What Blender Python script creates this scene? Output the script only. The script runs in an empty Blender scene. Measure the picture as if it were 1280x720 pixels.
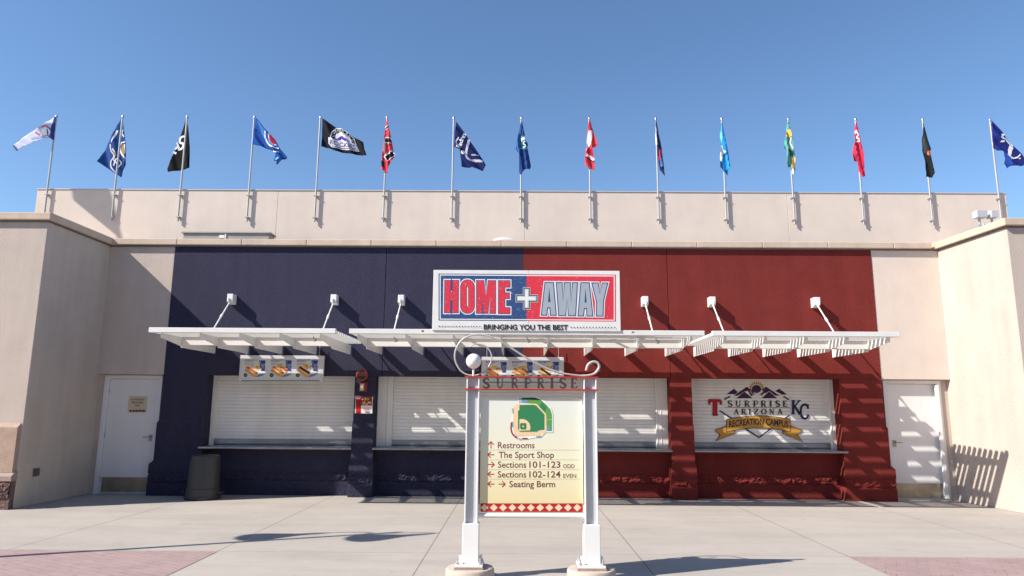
import bpy, bmesh, math, random
from mathutils import Vector, Matrix, noise
from mathutils.geometry import tessellate_polygon
random.seed(7)
S = bpy.context.scene
COL = S.collection

# ---------------------------------------------------------------- camera
FPX, CAM_H = 870.0, 1.65
def cam_axes(p, r, y):
    cp, sp = math.cos(p), math.sin(p)
    fwd = Vector((math.sin(y)*cp, math.cos(y)*cp, sp))
    right = Vector((math.cos(y), -math.sin(y), 0))
    up = right.cross(fwd)
    c, s = math.cos(r), math.sin(r)
    return right*c+up*s, up*c-right*s, fwd
CA, CB, CC = cam_axes(math.radians(9.8), math.radians(.40), math.radians(-.45))
CO = Vector((0, 0, CAM_H))
cam = bpy.data.cameras.new('camera'); cam_o = bpy.data.objects.new('camera', cam); COL.objects.link(cam_o)
cam.sensor_width = 36; cam.lens = FPX/1280*36; cam.clip_end = 2000
m = Matrix.Identity(4)
for i in range(3):
    m[i][0], m[i][1], m[i][2], m[i][3] = CA[i], CB[i], -CC[i], CO[i]
cam_o.matrix_world = m
S.camera = cam_o
def at(x, y, Y):                       # photo measurement -> point on the vertical plane at depth Y
    r = CC + CA*((x-640)/FPX) + CB*((360-y)/FPX)
    return CO + r*(Y/r.y)

# ---------------------------------------------------------------- light
SUN_D = Vector((2.33, 1.0, -2.05)).normalized()
EL = math.asin(-SUN_D.z); AZ = math.atan2(-SUN_D.x, -SUN_D.y)
W = bpy.data.worlds.new('World'); S.world = W; W.use_nodes = True
nt = W.node_tree; nt.nodes.clear()
sky = nt.nodes.new('ShaderNodeTexSky'); sky.sky_type = 'NISHITA'; sky.sun_disc = False
sky.sun_elevation = EL; sky.sun_rotation = AZ % (2*math.pi); sky.altitude = 350
sky.air_density = 1.0; sky.dust_density = 0.15; sky.ozone_density = 3.5
bg = nt.nodes.new('ShaderNodeBackground'); bg.inputs[1].default_value = 0.115
wo = nt.nodes.new('ShaderNodeOutputWorld')
hs = nt.nodes.new('ShaderNodeHueSaturation'); hs.inputs['Saturation'].default_value = 1.06
nt.links.new(sky.outputs[0], hs.inputs['Color']); nt.links.new(hs.outputs[0], bg.inputs[0]); nt.links.new(bg.outputs[0], wo.inputs[0])
sun = bpy.data.lights.new('sun', 'SUN'); sun.energy = 5.0; sun.angle = math.radians(.53); sun.color = (1, .94, .86)
so = bpy.data.objects.new('sun', sun); COL.objects.link(so); so.location = (-20, -10, 20)
so.rotation_euler = SUN_D.to_track_quat('-Z', 'Y').to_euler()
S.view_settings.view_transform = 'Standard'; S.view_settings.look = 'None'
S.view_settings.exposure = 0.64; S.view_settings.gamma = 1

# ---------------------------------------------------------------- materials
def L(c):                              # sRGB 0-255 to linear
    return tuple(((v/255)/12.92 if v/255 <= .04045 else ((v/255+.055)/1.055)**2.4) for v in c)
MATS = {}
def mat(name, col, rough=.6, metal=0., var=.06, vscale=3., bump=0., bscale=60., spec=.5, speck=None, stain=0., bdist=.01):
    if name in MATS: return MATS[name]
    m = bpy.data.materials.new(name); m.use_nodes = True; MATS[name] = m
    t = m.node_tree; n = t.nodes; l = t.links
    b = n['Principled BSDF']; b.inputs['Roughness'].default_value = rough; b.inputs['Metallic'].default_value = metal
    b.inputs['Specular IOR Level'].default_value = spec
    tc = n.new('ShaderNodeTexCoord')
    nz = n.new('ShaderNodeTexNoise'); nz.inputs['Scale'].default_value = vscale; nz.inputs['Detail'].default_value = 6; nz.inputs['Roughness'].default_value = .62
    l.new(tc.outputs['Object'], nz.inputs['Vector'])
    mr = n.new('ShaderNodeMapRange'); mr.inputs[1].default_value = .3; mr.inputs[2].default_value = .7
    mr.inputs[3].default_value = 1-var; mr.inputs[4].default_value = 1+var
    l.new(nz.outputs['Fac'], mr.inputs[0])
    mx = n.new('ShaderNodeMix'); mx.data_type = 'RGBA'; mx.blend_type = 'MULTIPLY'; mx.inputs[0].default_value = 1
    mx.inputs[6].default_value = (*col, 1); l.new(mr.outputs[0], mx.inputs[7])
    out = mx.outputs[2]
    if stain:
        mp = n.new('ShaderNodeMapping'); mp.inputs['Scale'].default_value = (2.2, 2.2, .25); l.new(tc.outputs['Object'], mp.inputs[0])
        n2 = n.new('ShaderNodeTexNoise'); n2.inputs['Scale'].default_value = 2.; n2.inputs['Detail'].default_value = 5; l.new(mp.outputs[0], n2.inputs['Vector'])
        r2 = n.new('ShaderNodeMapRange'); r2.inputs[1].default_value = .35; r2.inputs[2].default_value = .7; r2.inputs[3].default_value = 1; r2.inputs[4].default_value = 1-stain
        l.new(n2.outputs['Fac'], r2.inputs[0])
        m3 = n.new('ShaderNodeMix'); m3.data_type = 'RGBA'; m3.blend_type = 'MULTIPLY'; m3.inputs[0].default_value = 1
        l.new(out, m3.inputs[6]); l.new(r2.outputs[0], m3.inputs[7]); out = m3.outputs[2]
    if speck:                          # (colour, threshold, scale): worn specks
        n3 = n.new('ShaderNodeTexNoise'); n3.inputs['Scale'].default_value = speck[2]; n3.inputs['Detail'].default_value = 3; l.new(tc.outputs['Object'], n3.inputs['Vector'])
        r3 = n.new('ShaderNodeMapRange'); r3.inputs[1].default_value = speck[1]; r3.inputs[2].default_value = speck[1]+.03
        l.new(n3.outputs['Fac'], r3.inputs[0])
        m4 = n.new('ShaderNodeMix'); m4.data_type = 'RGBA'; l.new(r3.outputs[0], m4.inputs[0]); l.new(out, m4.inputs[6]); m4.inputs[7].default_value = (*speck[0], 1); out = m4.outputs[2]
    l.new(out, b.inputs['Base Color'])
    if bump:
        nb = n.new('ShaderNodeTexNoise'); nb.inputs['Scale'].default_value = bscale; nb.inputs['Detail'].default_value = 4; l.new(tc.outputs['Object'], nb.inputs['Vector'])
        bp = n.new('ShaderNodeBump'); bp.inputs['Strength'].default_value = bump; bp.inputs['Distance'].default_value = bdist
        l.new(nb.outputs['Fac'], bp.inputs['Height']); l.new(bp.outputs[0], b.inputs['Normal'])
    return m

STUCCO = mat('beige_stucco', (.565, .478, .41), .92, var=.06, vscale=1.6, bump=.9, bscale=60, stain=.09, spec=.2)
NAVY = mat('navy_stucco', (.033, .0315, .062), .8, var=.10, vscale=30, bump=1., bscale=60, spec=.15, speck=((.095, .09, .145), .58, 105.), bdist=.018, stain=.14)
RED = mat('red_stucco', (.198, .031, .026), .8, var=.08, vscale=2.5, bump=1., bscale=60, spec=.12, bdist=.014, stain=.12)
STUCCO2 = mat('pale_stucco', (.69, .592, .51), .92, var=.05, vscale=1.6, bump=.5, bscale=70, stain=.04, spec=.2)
COPE = mat('precast_coping', (.60, .475, .37), .85, var=.08, vscale=5, bump=.3, bscale=50, stain=.1, spec=.2)
WHITE = mat('white_painted_steel', (.78, .77, .74), .42, var=.04, vscale=4, stain=.05)
DOORW = mat('white_door_paint', (.78, .76, .745), .45, var=.03, vscale=2, stain=.05)
SHUT = mat('shutter_enamel', (.82, .80, .76), .42, var=.04, vscale=3, stain=.08)
STEEL = mat('stainless_steel', (.42, .425, .43), .33, metal=.9, var=.08, vscale=12, stain=.2)
GALV = mat('galvanised_steel', (.52, .53, .54), .45, metal=.6, var=.08, vscale=10)
GROOVE = mat('groove_shadow_gap', (.16, .15, .14), .9)
DARK = mat('dark_void', (.02, .02, .022), .9)
BRASS = mat('aged_brass_plate', (.40, .35, .28), .38, metal=.8, var=.15, vscale=6, stain=.25)
BIN = mat('grey_bin_plastic', (.047, .046, .046), .5, var=.08, vscale=8)
STONE = mat('tan_cast_stone', (.42, .30, .235), .85, var=.12, vscale=6, bump=.4, bscale=40, spec=.2)
ROCK = mat('dark_split_stone', (.17, .11, .098), .9, var=.3, vscale=12, bump=.8, bscale=28, bdist=.03, spec=.2)
CAPST = mat('cap_stone', (.36, .27, .235), .9, var=.12, vscale=9, bump=.4, bscale=40, spec=.2)
INK = mat('black_ink', (.018, .018, .02), .5)
PW = mat('print_white', (.80, .80, .80), .45, var=.02)
PRED = mat('print_red', (.68, .035, .06), .45, speck=((.72, .62, .60), .68, 55.))
PBLUE = mat('print_blue', (.028, .072, .20), .45, speck=((.45, .48, .55), .665, 55.))
PLINE = mat('print_line_blue', (.03, .07, .19), .45)
PGREY = mat('print_grey', (.36, .41, .46), .45, speck=((.62, .65, .68), .69, 60.))
PDGREY = mat('print_slate', (.085, .115, .14), .45)
def cm(name, c, rough=.6, var=.03): return mat(name, L(c), rough, var=var, spec=.12 if name.startswith('flag') else .3)

# ---------------------------------------------------------------- mesh builder
class MB:
    def __init__(s): s.v = []; s.f = []; s.mi = []; s.m = 0
    def add(s, vs, fs):
        o = len(s.v); s.v += [Vector(v) for v in vs]
        for f in fs: s.f.append([i+o for i in f]); s.mi.append(s.m)
        return s
    def box(s, x0, x1, y0, y1, z0, z1):
        return s.add([(x, y, z) for z in (z0, z1) for y in (y0, y1) for x in (x0, x1)],
                     [(0, 2, 3, 1), (4, 5, 7, 6), (0, 1, 5, 4), (2, 6, 7, 3), (0, 4, 6, 2), (1, 3, 7, 5)])
    def prism(s, poly, z0, z1):        # footprint in x,y
        n = len(poly); a = sum(poly[i][0]*poly[(i+1) % n][1]-poly[(i+1) % n][0]*poly[i][1] for i in range(n))
        if a < 0: poly = poly[::-1]
        vs = [(x, y, z0) for x, y in poly]+[(x, y, z1) for x, y in poly]
        return s.add(vs, [tuple(range(n))[::-1], tuple(range(n, 2*n))]+[(i, (i+1) % n, n+(i+1) % n, n+i) for i in range(n)])
    def extr(s, prof, x0, x1):         # profile in y,z along x
        n = len(prof); a = sum(prof[i][0]*prof[(i+1) % n][1]-prof[(i+1) % n][0]*prof[i][1] for i in range(n))
        if a < 0: prof = prof[::-1]
        vs = [(x0, y, z) for y, z in prof]+[(x1, y, z) for y, z in prof]
        return s.add(vs, [tuple(range(n))[::-1], tuple(range(n, 2*n))]+[(i, (i+1) % n, n+(i+1) % n, n+i) for i in range(n)])
    def loft(s, rings, cap=True):
        n = len(rings[0]); fs = []
        for k in range(len(rings)-1):
            for i in range(n): fs.append((k*n+i, k*n+(i+1) % n, (k+1)*n+(i+1) % n, (k+1)*n+i))
        if cap: fs += [tuple(range(n))[::-1], tuple(range((len(rings)-1)*n, len(rings)*n))]
        return s.add([p for r in rings for p in r], fs)
    def tube(s, pts, r, n=10):
        pts = [Vector(p) for p in pts]; rs = r if isinstance(r, (list, tuple)) else [r]*len(pts); rings = []
        up = Vector((0, 1, .01)) if abs((pts[-1]-pts[0]).normalized().y) < .9 else Vector((0, 0, 1))
        for i, p in enumerate(pts):
            t = (pts[min(i+1, len(pts)-1)]-pts[max(i-1, 0)]).normalized()
            a = t.cross(up).normalized(); b = a.cross(t).normalized()
            rings.append([p+(a*math.cos(q)+b*math.sin(q))*rs[i] for q in [-2*math.pi*k/n for k in range(n)]])
        return s.loft(rings)
    def lathe(s, c, prof, n=32):
        return s.loft([[(c[0]+r*math.cos(2*math.pi*k/n), c[1]+r*math.sin(2*math.pi*k/n), c[2]+z) for k in range(n)] for r, z in prof])
    def ball(s, c, r, n=24, k=12):
        return s.lathe(c, [(max(1e-4, r*math.sin(math.pi*i/k)), -r*math.cos(math.pi*i/k)) for i in range(k+1)], n)
    def build(s, name, mats, parent=None, smooth=False, bevel=0, root=None):
        if not isinstance(mats, (list, tuple)): mats = [mats]
        off = Vector((0, 0, 0)); q = parent
        while q is not None: off += Vector(q.location); q = q.parent
        if root is not None and parent is None: off = Vector(root)
        me = bpy.data.meshes.new(name)
        me.from_pydata([v-off for v in s.v], [], s.f)
        for mm in mats: me.materials.append(mm)
        for i, p in enumerate(me.polygons): p.material_index = s.mi[i]
        if smooth:
            me.polygons.foreach_set('use_smooth', [True]*len(me.polygons))
            me.set_sharp_from_angle(angle=math.radians(38))
        me.update()
        o = bpy.data.objects.new(name, me); COL.objects.link(o); o.parent = parent
        if parent is None and root is not None: o.location = root
        if bevel:
            md = o.modifiers.new('bevel', 'BEVEL'); md.width = bevel; md.segments = 2; md.limit_method = 'ANGLE'; md.angle_limit = math.radians(40)
        return o
def tag(o, label=None, cat=None, group=None, kind=None):
    for k, v in (('label', label), ('category', cat), ('group', group), ('kind', kind)):
        if v: o[k] = v
    return o
def thing(name, label, cat, loc, group=None):
    o = bpy.data.objects.new(name, None); COL.objects.link(o); o.location = loc; o.empty_display_size = .2
    return tag(o, label, cat, group)
def bx(name, b, mt, parent, bevel=.006): return MB().box(*b).build(name, mt, parent, bevel=bevel)

# ---------------------------------------------------------------- flat shapes (2D) for prints and lettering
def poly(pts, holes=()):
    loops = [[Vector((x, y, 0)) for x, y in pts]]+[[Vector((x, y, 0)) for x, y in h] for h in holes]
    vs = [(p.x, p.y) for lp in loops for p in lp]
    return vs, [tuple(t) for t in tessellate_polygon(loops)]
def stroke(pts, w):
    ws = w if isinstance(w, (list, tuple)) else [w]*len(pts); vs = []; fs = []
    for i, (x, y) in enumerate(pts):
        a = pts[max(i-1, 0)]; b = pts[min(i+1, len(pts)-1)]; dx, dy = b[0]-a[0], b[1]-a[1]; d = math.hypot(dx, dy) or 1
        nx, ny = -dy/d*ws[i]/2, dx/d*ws[i]/2; vs += [(x+nx, y+ny), (x-nx, y-ny)]
        if i: fs.append((2*i-2, 2*i-1, 2*i+1, 2*i))
    return vs, fs
def smooth_pts(p, n=6):
    r = []
    for i in range(len(p)-1):
        p0, p1, p2, p3 = p[max(i-1, 0)], p[i], p[i+1], p[min(i+2, len(p)-1)]
        for k in range(n):
            t = k/n; r.append(tuple(.5*(2*p1[j]+(p2[j]-p0[j])*t+(2*p0[j]-5*p1[j]+4*p2[j]-p3[j])*t*t+(3*p1[j]-p0[j]-3*p2[j]+p3[j])*t**3) for j in range(len(p1))))
    return r+[tuple(p[-1])]
def circle(cx, cy, rx, ry=None, n=28, a0=0, a1=2*math.pi, rot=0):
    ry = rx if ry is None else ry; full = abs(a1-a0-2*math.pi) < 1e-6; k = n if full else n+1; c, s = math.cos(rot), math.sin(rot); r = []
    for i in range(k):
        t = a0+(a1-a0)*i/n; x, y = rx*math.cos(t), ry*math.sin(t); r.append((cx+x*c-y*s, cy+x*s+y*c))
    return r
def ellipse(cx, cy, rx, ry=None, rot=0): return poly(circle(cx, cy, rx, ry, rot=rot))
def rect(x0, y0, x1, y1): return [(x0, y0), (x1, y0), (x1, y1), (x0, y1)], [(0, 1, 2, 3)]
def grow(pts, d):                      # offset a polygon outline outwards by d (mitred)
    n = len(pts); a = sum(pts[i][0]*pts[(i+1) % n][1]-pts[(i+1) % n][0]*pts[i][1] for i in range(n)); sg = 1 if a > 0 else -1; r = []
    for i in range(n):
        p, q, t = pts[i-1], pts[i], pts[(i+1) % n]
        e1 = Vector((q[0]-p[0], q[1]-p[1])).normalized(); e2 = Vector((t[0]-q[0], t[1]-q[1])).normalized()
        n1 = Vector((e1.y, -e1.x))*sg; n2 = Vector((e2.y, -e2.x))*sg; b = n1+n2; k = b.length_squared
        b = b*(2/k) if k > .35 else b.normalized()*1.6
        r.append((q[0]+b.x*d, q[1]+b.y*d))
    return r
_txt = {}
def text(s, x, base, cap, width=None, bold=0., right=False):   # x,y with y DOWN; cap = capital height
    key = (s, bold)
    if key not in _txt:
        cu = bpy.data.curves.new('lettering', 'FONT'); cu.body = s; cu.size = 1; cu.offset = bold; cu.resolution_u = 3; cu.dimensions = '2D'; cu.fill_mode = 'BOTH'
        o = bpy.data.objects.new('lettering', cu); me = bpy.data.meshes.new_from_object(o)
        vs = [(v.co.x, v.co.y) for v in me.vertices]; fs = [tuple(p.vertices) for p in me.polygons]
        bpy.data.objects.remove(o); bpy.data.meshes.remove(me); bpy.data.curves.remove(cu); _txt[key] = (vs, fs)
    vs, fs = _txt[key]; x0 = min(v[0] for v in vs); x1 = max(v[0] for v in vs)
    k = cap/.727; kx = (width/(x1-x0)) if width else k
    return [(x+(v[0]-x0)*kx, base-v[1]*k) for v in vs], fs
# a small roman letter set, unit height, y down: strokes (points, widths)
T_, H_ = .05, .15
GL = {
 'S': (.56, [(smooth_pts([(.50, .22), (.46, .08), (.30, .02), (.13, .08), (.08, .25), (.18, .42), (.36, .54), (.49, .68), (.48, .86), (.30, .98), (.12, .93), (.06, .76)]), 'S'), ([(.50, .02), (.50, .26)], T_), ([(.06, .74), (.06, .98)], T_)]),
 'U': (.74, [([(.16, .0), (.16, .60)], H_), (smooth_pts([(.16, .60), (.20, .86), (.38, .98), (.54, .86), (.60, .60)]), .09), ([(.60, .60), (.60, 0)], .07), ([(.02, .02), (.30, .02)], T_), ([(.48, .02), (.72, .02)], T_)]),
 'R': (.74, [([(.16, 0), (.16, 1)], H_), (smooth_pts([(.16, .03), (.40, .03), (.54, .14), (.54, .36), (.40, .49), (.16, .49)]), .085), ([(.34, .50), (.62, 1)], .14), ([(.02, .98), (.30, .98)], T_), ([(.54, .98), (.74, .98)], T_), ([(.02, .02), (.16, .02)], T_)]),
 'P': (.62, [([(.16, 0), (.16, 1)], H_), (smooth_pts([(.16, .03), (.40, .03), (.56, .15), (.56, .40), (.40, .52), (.16, .52)]), .085), ([(.02, .98), (.32, .98)], T_), ([(.02, .02), (.16, .02)], T_)]),
 'I': (.32, [([(.16, 0), (.16, 1)], H_), ([(.02, .98), (.30, .98)], T_), ([(.02, .02), (.30, .02)], T_)]),
 'E': (.62, [([(.16, 0), (.16, 1)], H_), ([(.02, .03), (.54, .03)], .06), ([(.02, .97), (.58, .97)], .06), ([(.16, .49), (.44, .49)], .06), ([(.53, .0), (.53, .22)], T_), ([(.57, .76), (.57, 1)], T_), ([(.43, .38), (.43, .60)], T_)]),
 'A': (.78, [([(.38, 0), (.12, 1)], .06), ([(.38, 0), (.64, 1)], .14), ([(.20, .66), (.56, .66)], T_), ([(.0, .98), (.24, .98)], T_), ([(.50, .98), (.78, .98)], T_)]),
 'Z': (.66, [([(.08, .03), (.60, .03)], .06), ([(.57, .03), (.09, .97)], .13), ([(.06, .97), (.62, .97)], .06), ([(.09, 0), (.09, .2)], T_), ([(.60, .8), (.60, 1)], T_)]),
 'O': (.80, [([(.40+.32*math.cos(t*math.pi/12), .5+.47*math.sin(t*math.pi/12)) for t in range(25)], 'O')]),
 'N': (.80, [([(.14, 0), (.14, 1)], .06), ([(.12, 0), (.64, 1)], .14), ([(.64, 0), (.64, 1)], .06), ([(.02, .98), (.26, .98)], T_), ([(.52, .02), (.78, .02)], T_)]),
 'T': (.72, [([(.36, 0), (.36, 1)], .20), ([(.04, .06), (.68, .06)], .13), ([(.06, .06), (.06, .30)], .09), ([(.66, .06), (.66, .30)], .09), ([(.22, .95), (.50, .95)], .10)]),
 'K': (.80, [([(.16, 0), (.16, 1)], .15), ([(.16, .58), (.62, .04)], .08), ([(.28, .44), (.66, 1)], .14), ([(.02, .97), (.32, .97)], .06), ([(.02, .03), (.32, .03)], .06), ([(.48, .03), (.74, .03)], .06), ([(.52, .97), (.80, .97)], .06)]),
 'C': (.74, [(smooth_pts([(.62, .30), (.55, .10), (.38, .02), (.20, .10), (.10, .32), (.10, .66), (.20, .90), (.38, .98), (.56, .90), (.64, .70)]), .12), ([(.62, .0), (.62, .32)], .07)]),
}
def glyph(ch, x, y, w, h, bold=1.):             # box top-left x,y
    adv, sts = GL[ch]; res = []
    for pts, ww in sts:
        n = len(pts)
        if ww == 'S': ws = [.05+.12*math.sin(math.pi*i/(n-1))**1.2 for i in range(n)]
        elif ww == 'O': ws = [.05+.10*abs(math.cos(i*math.pi/12)) for i in range(n)]
        else: ws = ww
        ws = [a*bold for a in ws] if isinstance(ws, list) else ws*bold
        v, f = stroke(pts, ws); res.append(([(x+a/adv*w, y+b*h) for a, b in v], f))
    return res
class Print:                           # layered flat shapes mapped into space, each layer a hair prouder
    def __init__(s, fn, step=.0006, start=.002): s.fn = fn; s.b = MB(); s.mats = []; s.k = 0; s.step = step; s.start = start
    def put(s, shape, mt, lift=True):
        if mt not in s.mats: s.mats.append(mt)
        s.b.m = s.mats.index(mt)
        if lift: s.k += 1
        d = s.start+s.k*s.step
        vs, fs = shape; P = [s.fn(x, y, d) for x, y in vs]; out = []
        for f in fs:
            n = (P[f[1]]-P[f[0]]).cross(P[f[2]]-P[f[0]])
            out.append(f if n.y < 0 else f[::-1])
        s.b.add(P, out); return s
    def puts(s, shapes, mt):
        for sh in shapes: s.put(sh, mt)
        return s
    def build(s, name, parent): return s.b.build(name, s.mats, parent)
def plane_px(Y): return lambda x, y, d: at(x, y, Y-d)
def sub(ox, oy, k): return lambda p: [(ox+x/k, oy+y/k) for x, y in p]
def subs(ox, oy, k): return lambda sh: ([(ox+x/k, oy+y/k) for x, y in sh[0]], sh[1])

# ================================================================ GROUND
def ground_mat():
    m = bpy.data.materials.new('concrete_paving'); m.use_nodes = True; t = m.node_tree; n = t.nodes; l = t.links; b = n['Principled BSDF']
    b.inputs['Roughness'].default_value = .88; b.inputs['Specular IOR Level'].default_value = .25
    tc = n.new('ShaderNodeTexCoord'); sx = n.new('ShaderNodeSeparateXYZ'); l.new(tc.outputs['Object'], sx.inputs[0])
    def M_(op, a, bb=None):
        q = n.new('ShaderNodeMath'); q.operation = op
        for i, v in enumerate((a, bb)):
            if v is None: continue
            if isinstance(v, (int, float)): q.inputs[i].default_value = v
            else: l.new(v, q.inputs[i])
        return q.outputs[0]
    # joints: every 2.42 m across, every 4.05 m along
    fx = M_('ABSOLUTE', M_('SUBTRACT', M_('FRACT', M_('DIVIDE', M_('ADD', sx.outputs[0], 1.025+242*2.42/2+1.21), 2.42)), .5))
    fy = M_('ABSOLUTE', M_('SUBTRACT', M_('FRACT', M_('DIVIDE', M_('ADD', sx.outputs[1], 405-8.42+2.025), 4.05)), .5))
    jx = M_('LESS_THAN', fx, .0055/2.42); jy = M_('LESS_THAN', fy, .004/4.05)
    j = M_('MAXIMUM', jx, jy)
    def noise_(sc, det, lo, hi, a, c, mp=None):
        q = n.new('ShaderNodeTexNoise'); q.inputs['Scale'].default_value = sc; q.inputs['Detail'].default_value = det; q.inputs['Roughness'].default_value = .6
        if mp:
            w = n.new('ShaderNodeMapping'); w.inputs['Scale'].default_value = mp; l.new(tc.outputs['Object'], w.inputs[0]); l.new(w.outputs[0], q.inputs['Vector'])
        else: l.new(tc.outputs['Object'], q.inputs['Vector'])
        r = n.new('ShaderNodeMapRange'); r.inputs[1].default_value = lo; r.inputs[2].default_value = hi; r.inputs[3].default_value = a; r.inputs[4].default_value = c
        l.new(q.outputs['Fac'], r.inputs[0]); return r.outputs[0], q.outputs['Fac']
    a, _ = noise_(.5, 5, .3, .7, .90, 1.07); c, _ = noise_(5, 6, .3, .7, .95, 1.04, (1, 3, 1)); d, df = noise_(160, 2, .3, .7, .93, 1.05); e, _ = noise_(1.4, 4, .62, .78, 1, .86)
    f_, _ = noise_(9, 2, .735, .75, 1, .72); g_, _ = noise_(.9, 7, .45, .75, 1.03, .90, (.4, 2.2, 1))
    mul = M_('MULTIPLY', M_('MULTIPLY', M_('MULTIPLY', a, c), M_('MULTIPLY', d, e)), M_('MULTIPLY', f_, g_))
    v = n.new('ShaderNodeVectorMath'); v.operation = 'SCALE'; v.inputs[0].default_value = (.397, .356, .315); l.new(mul, v.inputs['Scale'])
    mx = n.new('ShaderNodeMix'); mx.data_type = 'RGBA'; l.new(j, mx.inputs[0]); l.new(v.outputs[0], mx.inputs[6]); mx.inputs[7].default_value = (.14, .125, .11, 1)
    l.new(mx.outputs[2], b.inputs['Base Color'])
    bp = n.new('ShaderNodeBump'); bp.inputs['Strength'].default_value = .25; bp.inputs['Distance'].default_value = .004; l.new(df, bp.inputs['Height']); l.new(bp.outputs[0], b.inputs['Normal'])
    return m
MB().add([(-150, -150, 0), (150, -150, 0), (150, 150, 0), (-150, 150, 0)], [(0, 1, 2, 3)]).build('plaza_pavement', ground_mat())['kind'] = 'structure'
def paver_mat():
    m = bpy.data.materials.new('pink_clay_pavers'); m.use_nodes = True; t = m.node_tree; n = t.nodes; l = t.links; b = n['Principled BSDF']; b.inputs['Roughness'].default_value = .9
    tc = n.new('ShaderNodeTexCoord'); mp = n.new('ShaderNodeMapping'); mp.inputs['Rotation'].default_value = (0, 0, math.radians(28)); l.new(tc.outputs['Object'], mp.inputs[0])
    br = n.new('ShaderNodeTexBrick'); br.inputs['Scale'].default_value = 1; br.inputs['Brick Width'].default_value = .2; br.inputs['Row Height'].default_value = .1; br.inputs['Mortar Size'].default_value = .0025; br.inputs['Mortar Smooth'].default_value = .1
    br.inputs['Color1'].default_value = (.325, .225, .212, 1); br.inputs['Color2'].default_value = (.355, .25, .237, 1); br.inputs['Mortar'].default_value = (.25, .17, .16, 1)
    l.new(mp.outputs[0], br.inputs['Vector'])
    q = n.new('ShaderNodeTexNoise'); q.inputs['Scale'].default_value = 3; q.inputs['Detail'].default_value = 6; l.new(tc.outputs['Object'], q.inputs['Vector'])
    r = n.new('ShaderNodeMapRange'); r.inputs[3].default_value = .82; r.inputs[4].default_value = 1.16; l.new(q.outputs['Fac'], r.inputs[0])
    mx = n.new('ShaderNodeMix'); mx.data_type = 'RGBA'; mx.blend_type = 'MULTIPLY'; mx.inputs[0].default_value = 1; qn = n.new('ShaderNodeTexNoise'); qn.inputs['Scale'].default_value = 4.5; qn.inputs['Detail'].default_value = 2; l.new(tc.outputs['Object'], qn.inputs['Vector'])
    qr = n.new('ShaderNodeMapRange'); qr.inputs[1].default_value = .5; qr.inputs[2].default_value = .58; l.new(qn.outputs['Fac'], qr.inputs[0])
    qm = n.new('ShaderNodeMath'); qm.operation = 'MULTIPLY'; l.new(br.outputs['Fac'], qm.inputs[0]); l.new(qr.outputs[0], qm.inputs[1])
    m0 = n.new('ShaderNodeMix'); m0.data_type = 'RGBA'; l.new(qm.outputs[0], m0.inputs[0]); l.new(br.outputs['Color'], m0.inputs[6]); m0.inputs[7].default_value = (.07, .05, .048, 1)
    l.new(m0.outputs[2], mx.inputs[6]); l.new(r.outputs[0], mx.inputs[7]); l.new(mx.outputs[2], b.inputs['Base Color'])
    bp = n.new('ShaderNodeBump'); bp.inputs['Strength'].default_value = .35; bp.inputs['Distance'].default_value = .004; l.new(br.outputs['Fac'], bp.inputs['Height']); bp.invert = True; l.new(bp.outputs[0], b.inputs['Normal'])
    return m
PAV = paver_mat()
for x0, x1 in ((-12., -3.43), (3.80, 12.)):
    MB().add([(x0, 3.2, .004), (x1, 3.2, .004), (x1, 8.38, .004), (x0, 8.38, .004)], [(0, 1, 2, 3)]).build('brick_paving', PAV)['kind'] = 'structure'

# ================================================================ CONCESSION BUILDING
D = 13.4; ZT = 4.76; ZH = 2.24
XL, XR, XM = -6.78, 6.94, .11
B = thing('concession_building', 'long low concession building painted half navy and half dark red', 'building', (0, D, 0))
def wallpart(name, x0, x1, z0, z1, mt, y0=D, y1=13.75, bevel=.008): return bx(name, (x0, x1, y0, y1, z0, z1), mt, B, bevel)
# upper walls, split at the control joints by 8 mm gaps
def upper(x0, x1, joint, mt, lab):
    b = MB().box(x0, joint-.005, D, 13.75, ZH, ZT).box(joint+.005, x1, D, 13.75, ZH, ZT)
    o = b.build('upper_wall', mt, B, bevel=.004); o['label'] = lab
upper(XL, XM, -2.585, NAVY, 'navy stucco half of the wall above the serving windows')
upper(XM+.002, XR, 2.935, RED, 'dark red stucco half of the wall above the serving windows')
bx('back_wall', (-8.04, 8.16, 13.78, 13.95, 0, 4.7), DARK, B, 0)
bx('roof_deck', (-8.0, 8.1, 13.95, 14.5, 4.2, 4.55), GALV, B, 0)
# piers with stepped plinths and a split-faced band
def pier(x0, x1, mt, lab, lx=1, rx=1):
    lev = [(0, .115, .035), (.235, .115, .035), (.24, .105, .025), (.40, .105, .025), (.405, .115, .035), (.575, .115, .035), (.64, .045, .01), (1.33, .045, .01), (1.385, 0, 0), (ZH-.001, 0, 0)]
    rings = [[(x0-o*lx, D-g, z), (x1+o*rx, D-g, z), (x1+o*rx, 13.75, z), (x0-o*lx, 13.75, z)] for z, o, g in lev]
    p = MB().loft(rings).build('pier', mt, B, bevel=.006); p['label'] = lab
    rough_band(x0-.10*lx, x1+.10*rx, D-.027, .245, .395, mt, p, .032)
    return p
def rough_band(x0, x1, yf, z0, z1, mt, parent, dep=.045):
    nx = max(6, int((x1-x0)/.016)); nz = 14; vs = []; fs = []
    blk = .40
    for k in range(nz+1):
        for i in range(nx+1):
            x = x0+(x1-x0)*i/nx; z = z0+(z1-z0)*k/nz
            u = ((x+50) % blk)/blk; e = min(1, min(u, 1-u)*9, min(k, nz-k)/2.5)
            d = (.45+.9*noise.noise((x*11, z*13, x0))+.5*noise.noise((x*31, z*36, 4)))*dep
            vs.append((x, yf-max(0, d)*e-.002, z))
    for k in range(nz):
        for i in range(nx):
            a = k*(nx+1)+i; fs.append((a, a+1, a+nx+2, a+nx+1))
    return MB().add(vs, fs).build('split_face_course', mt, parent)
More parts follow.
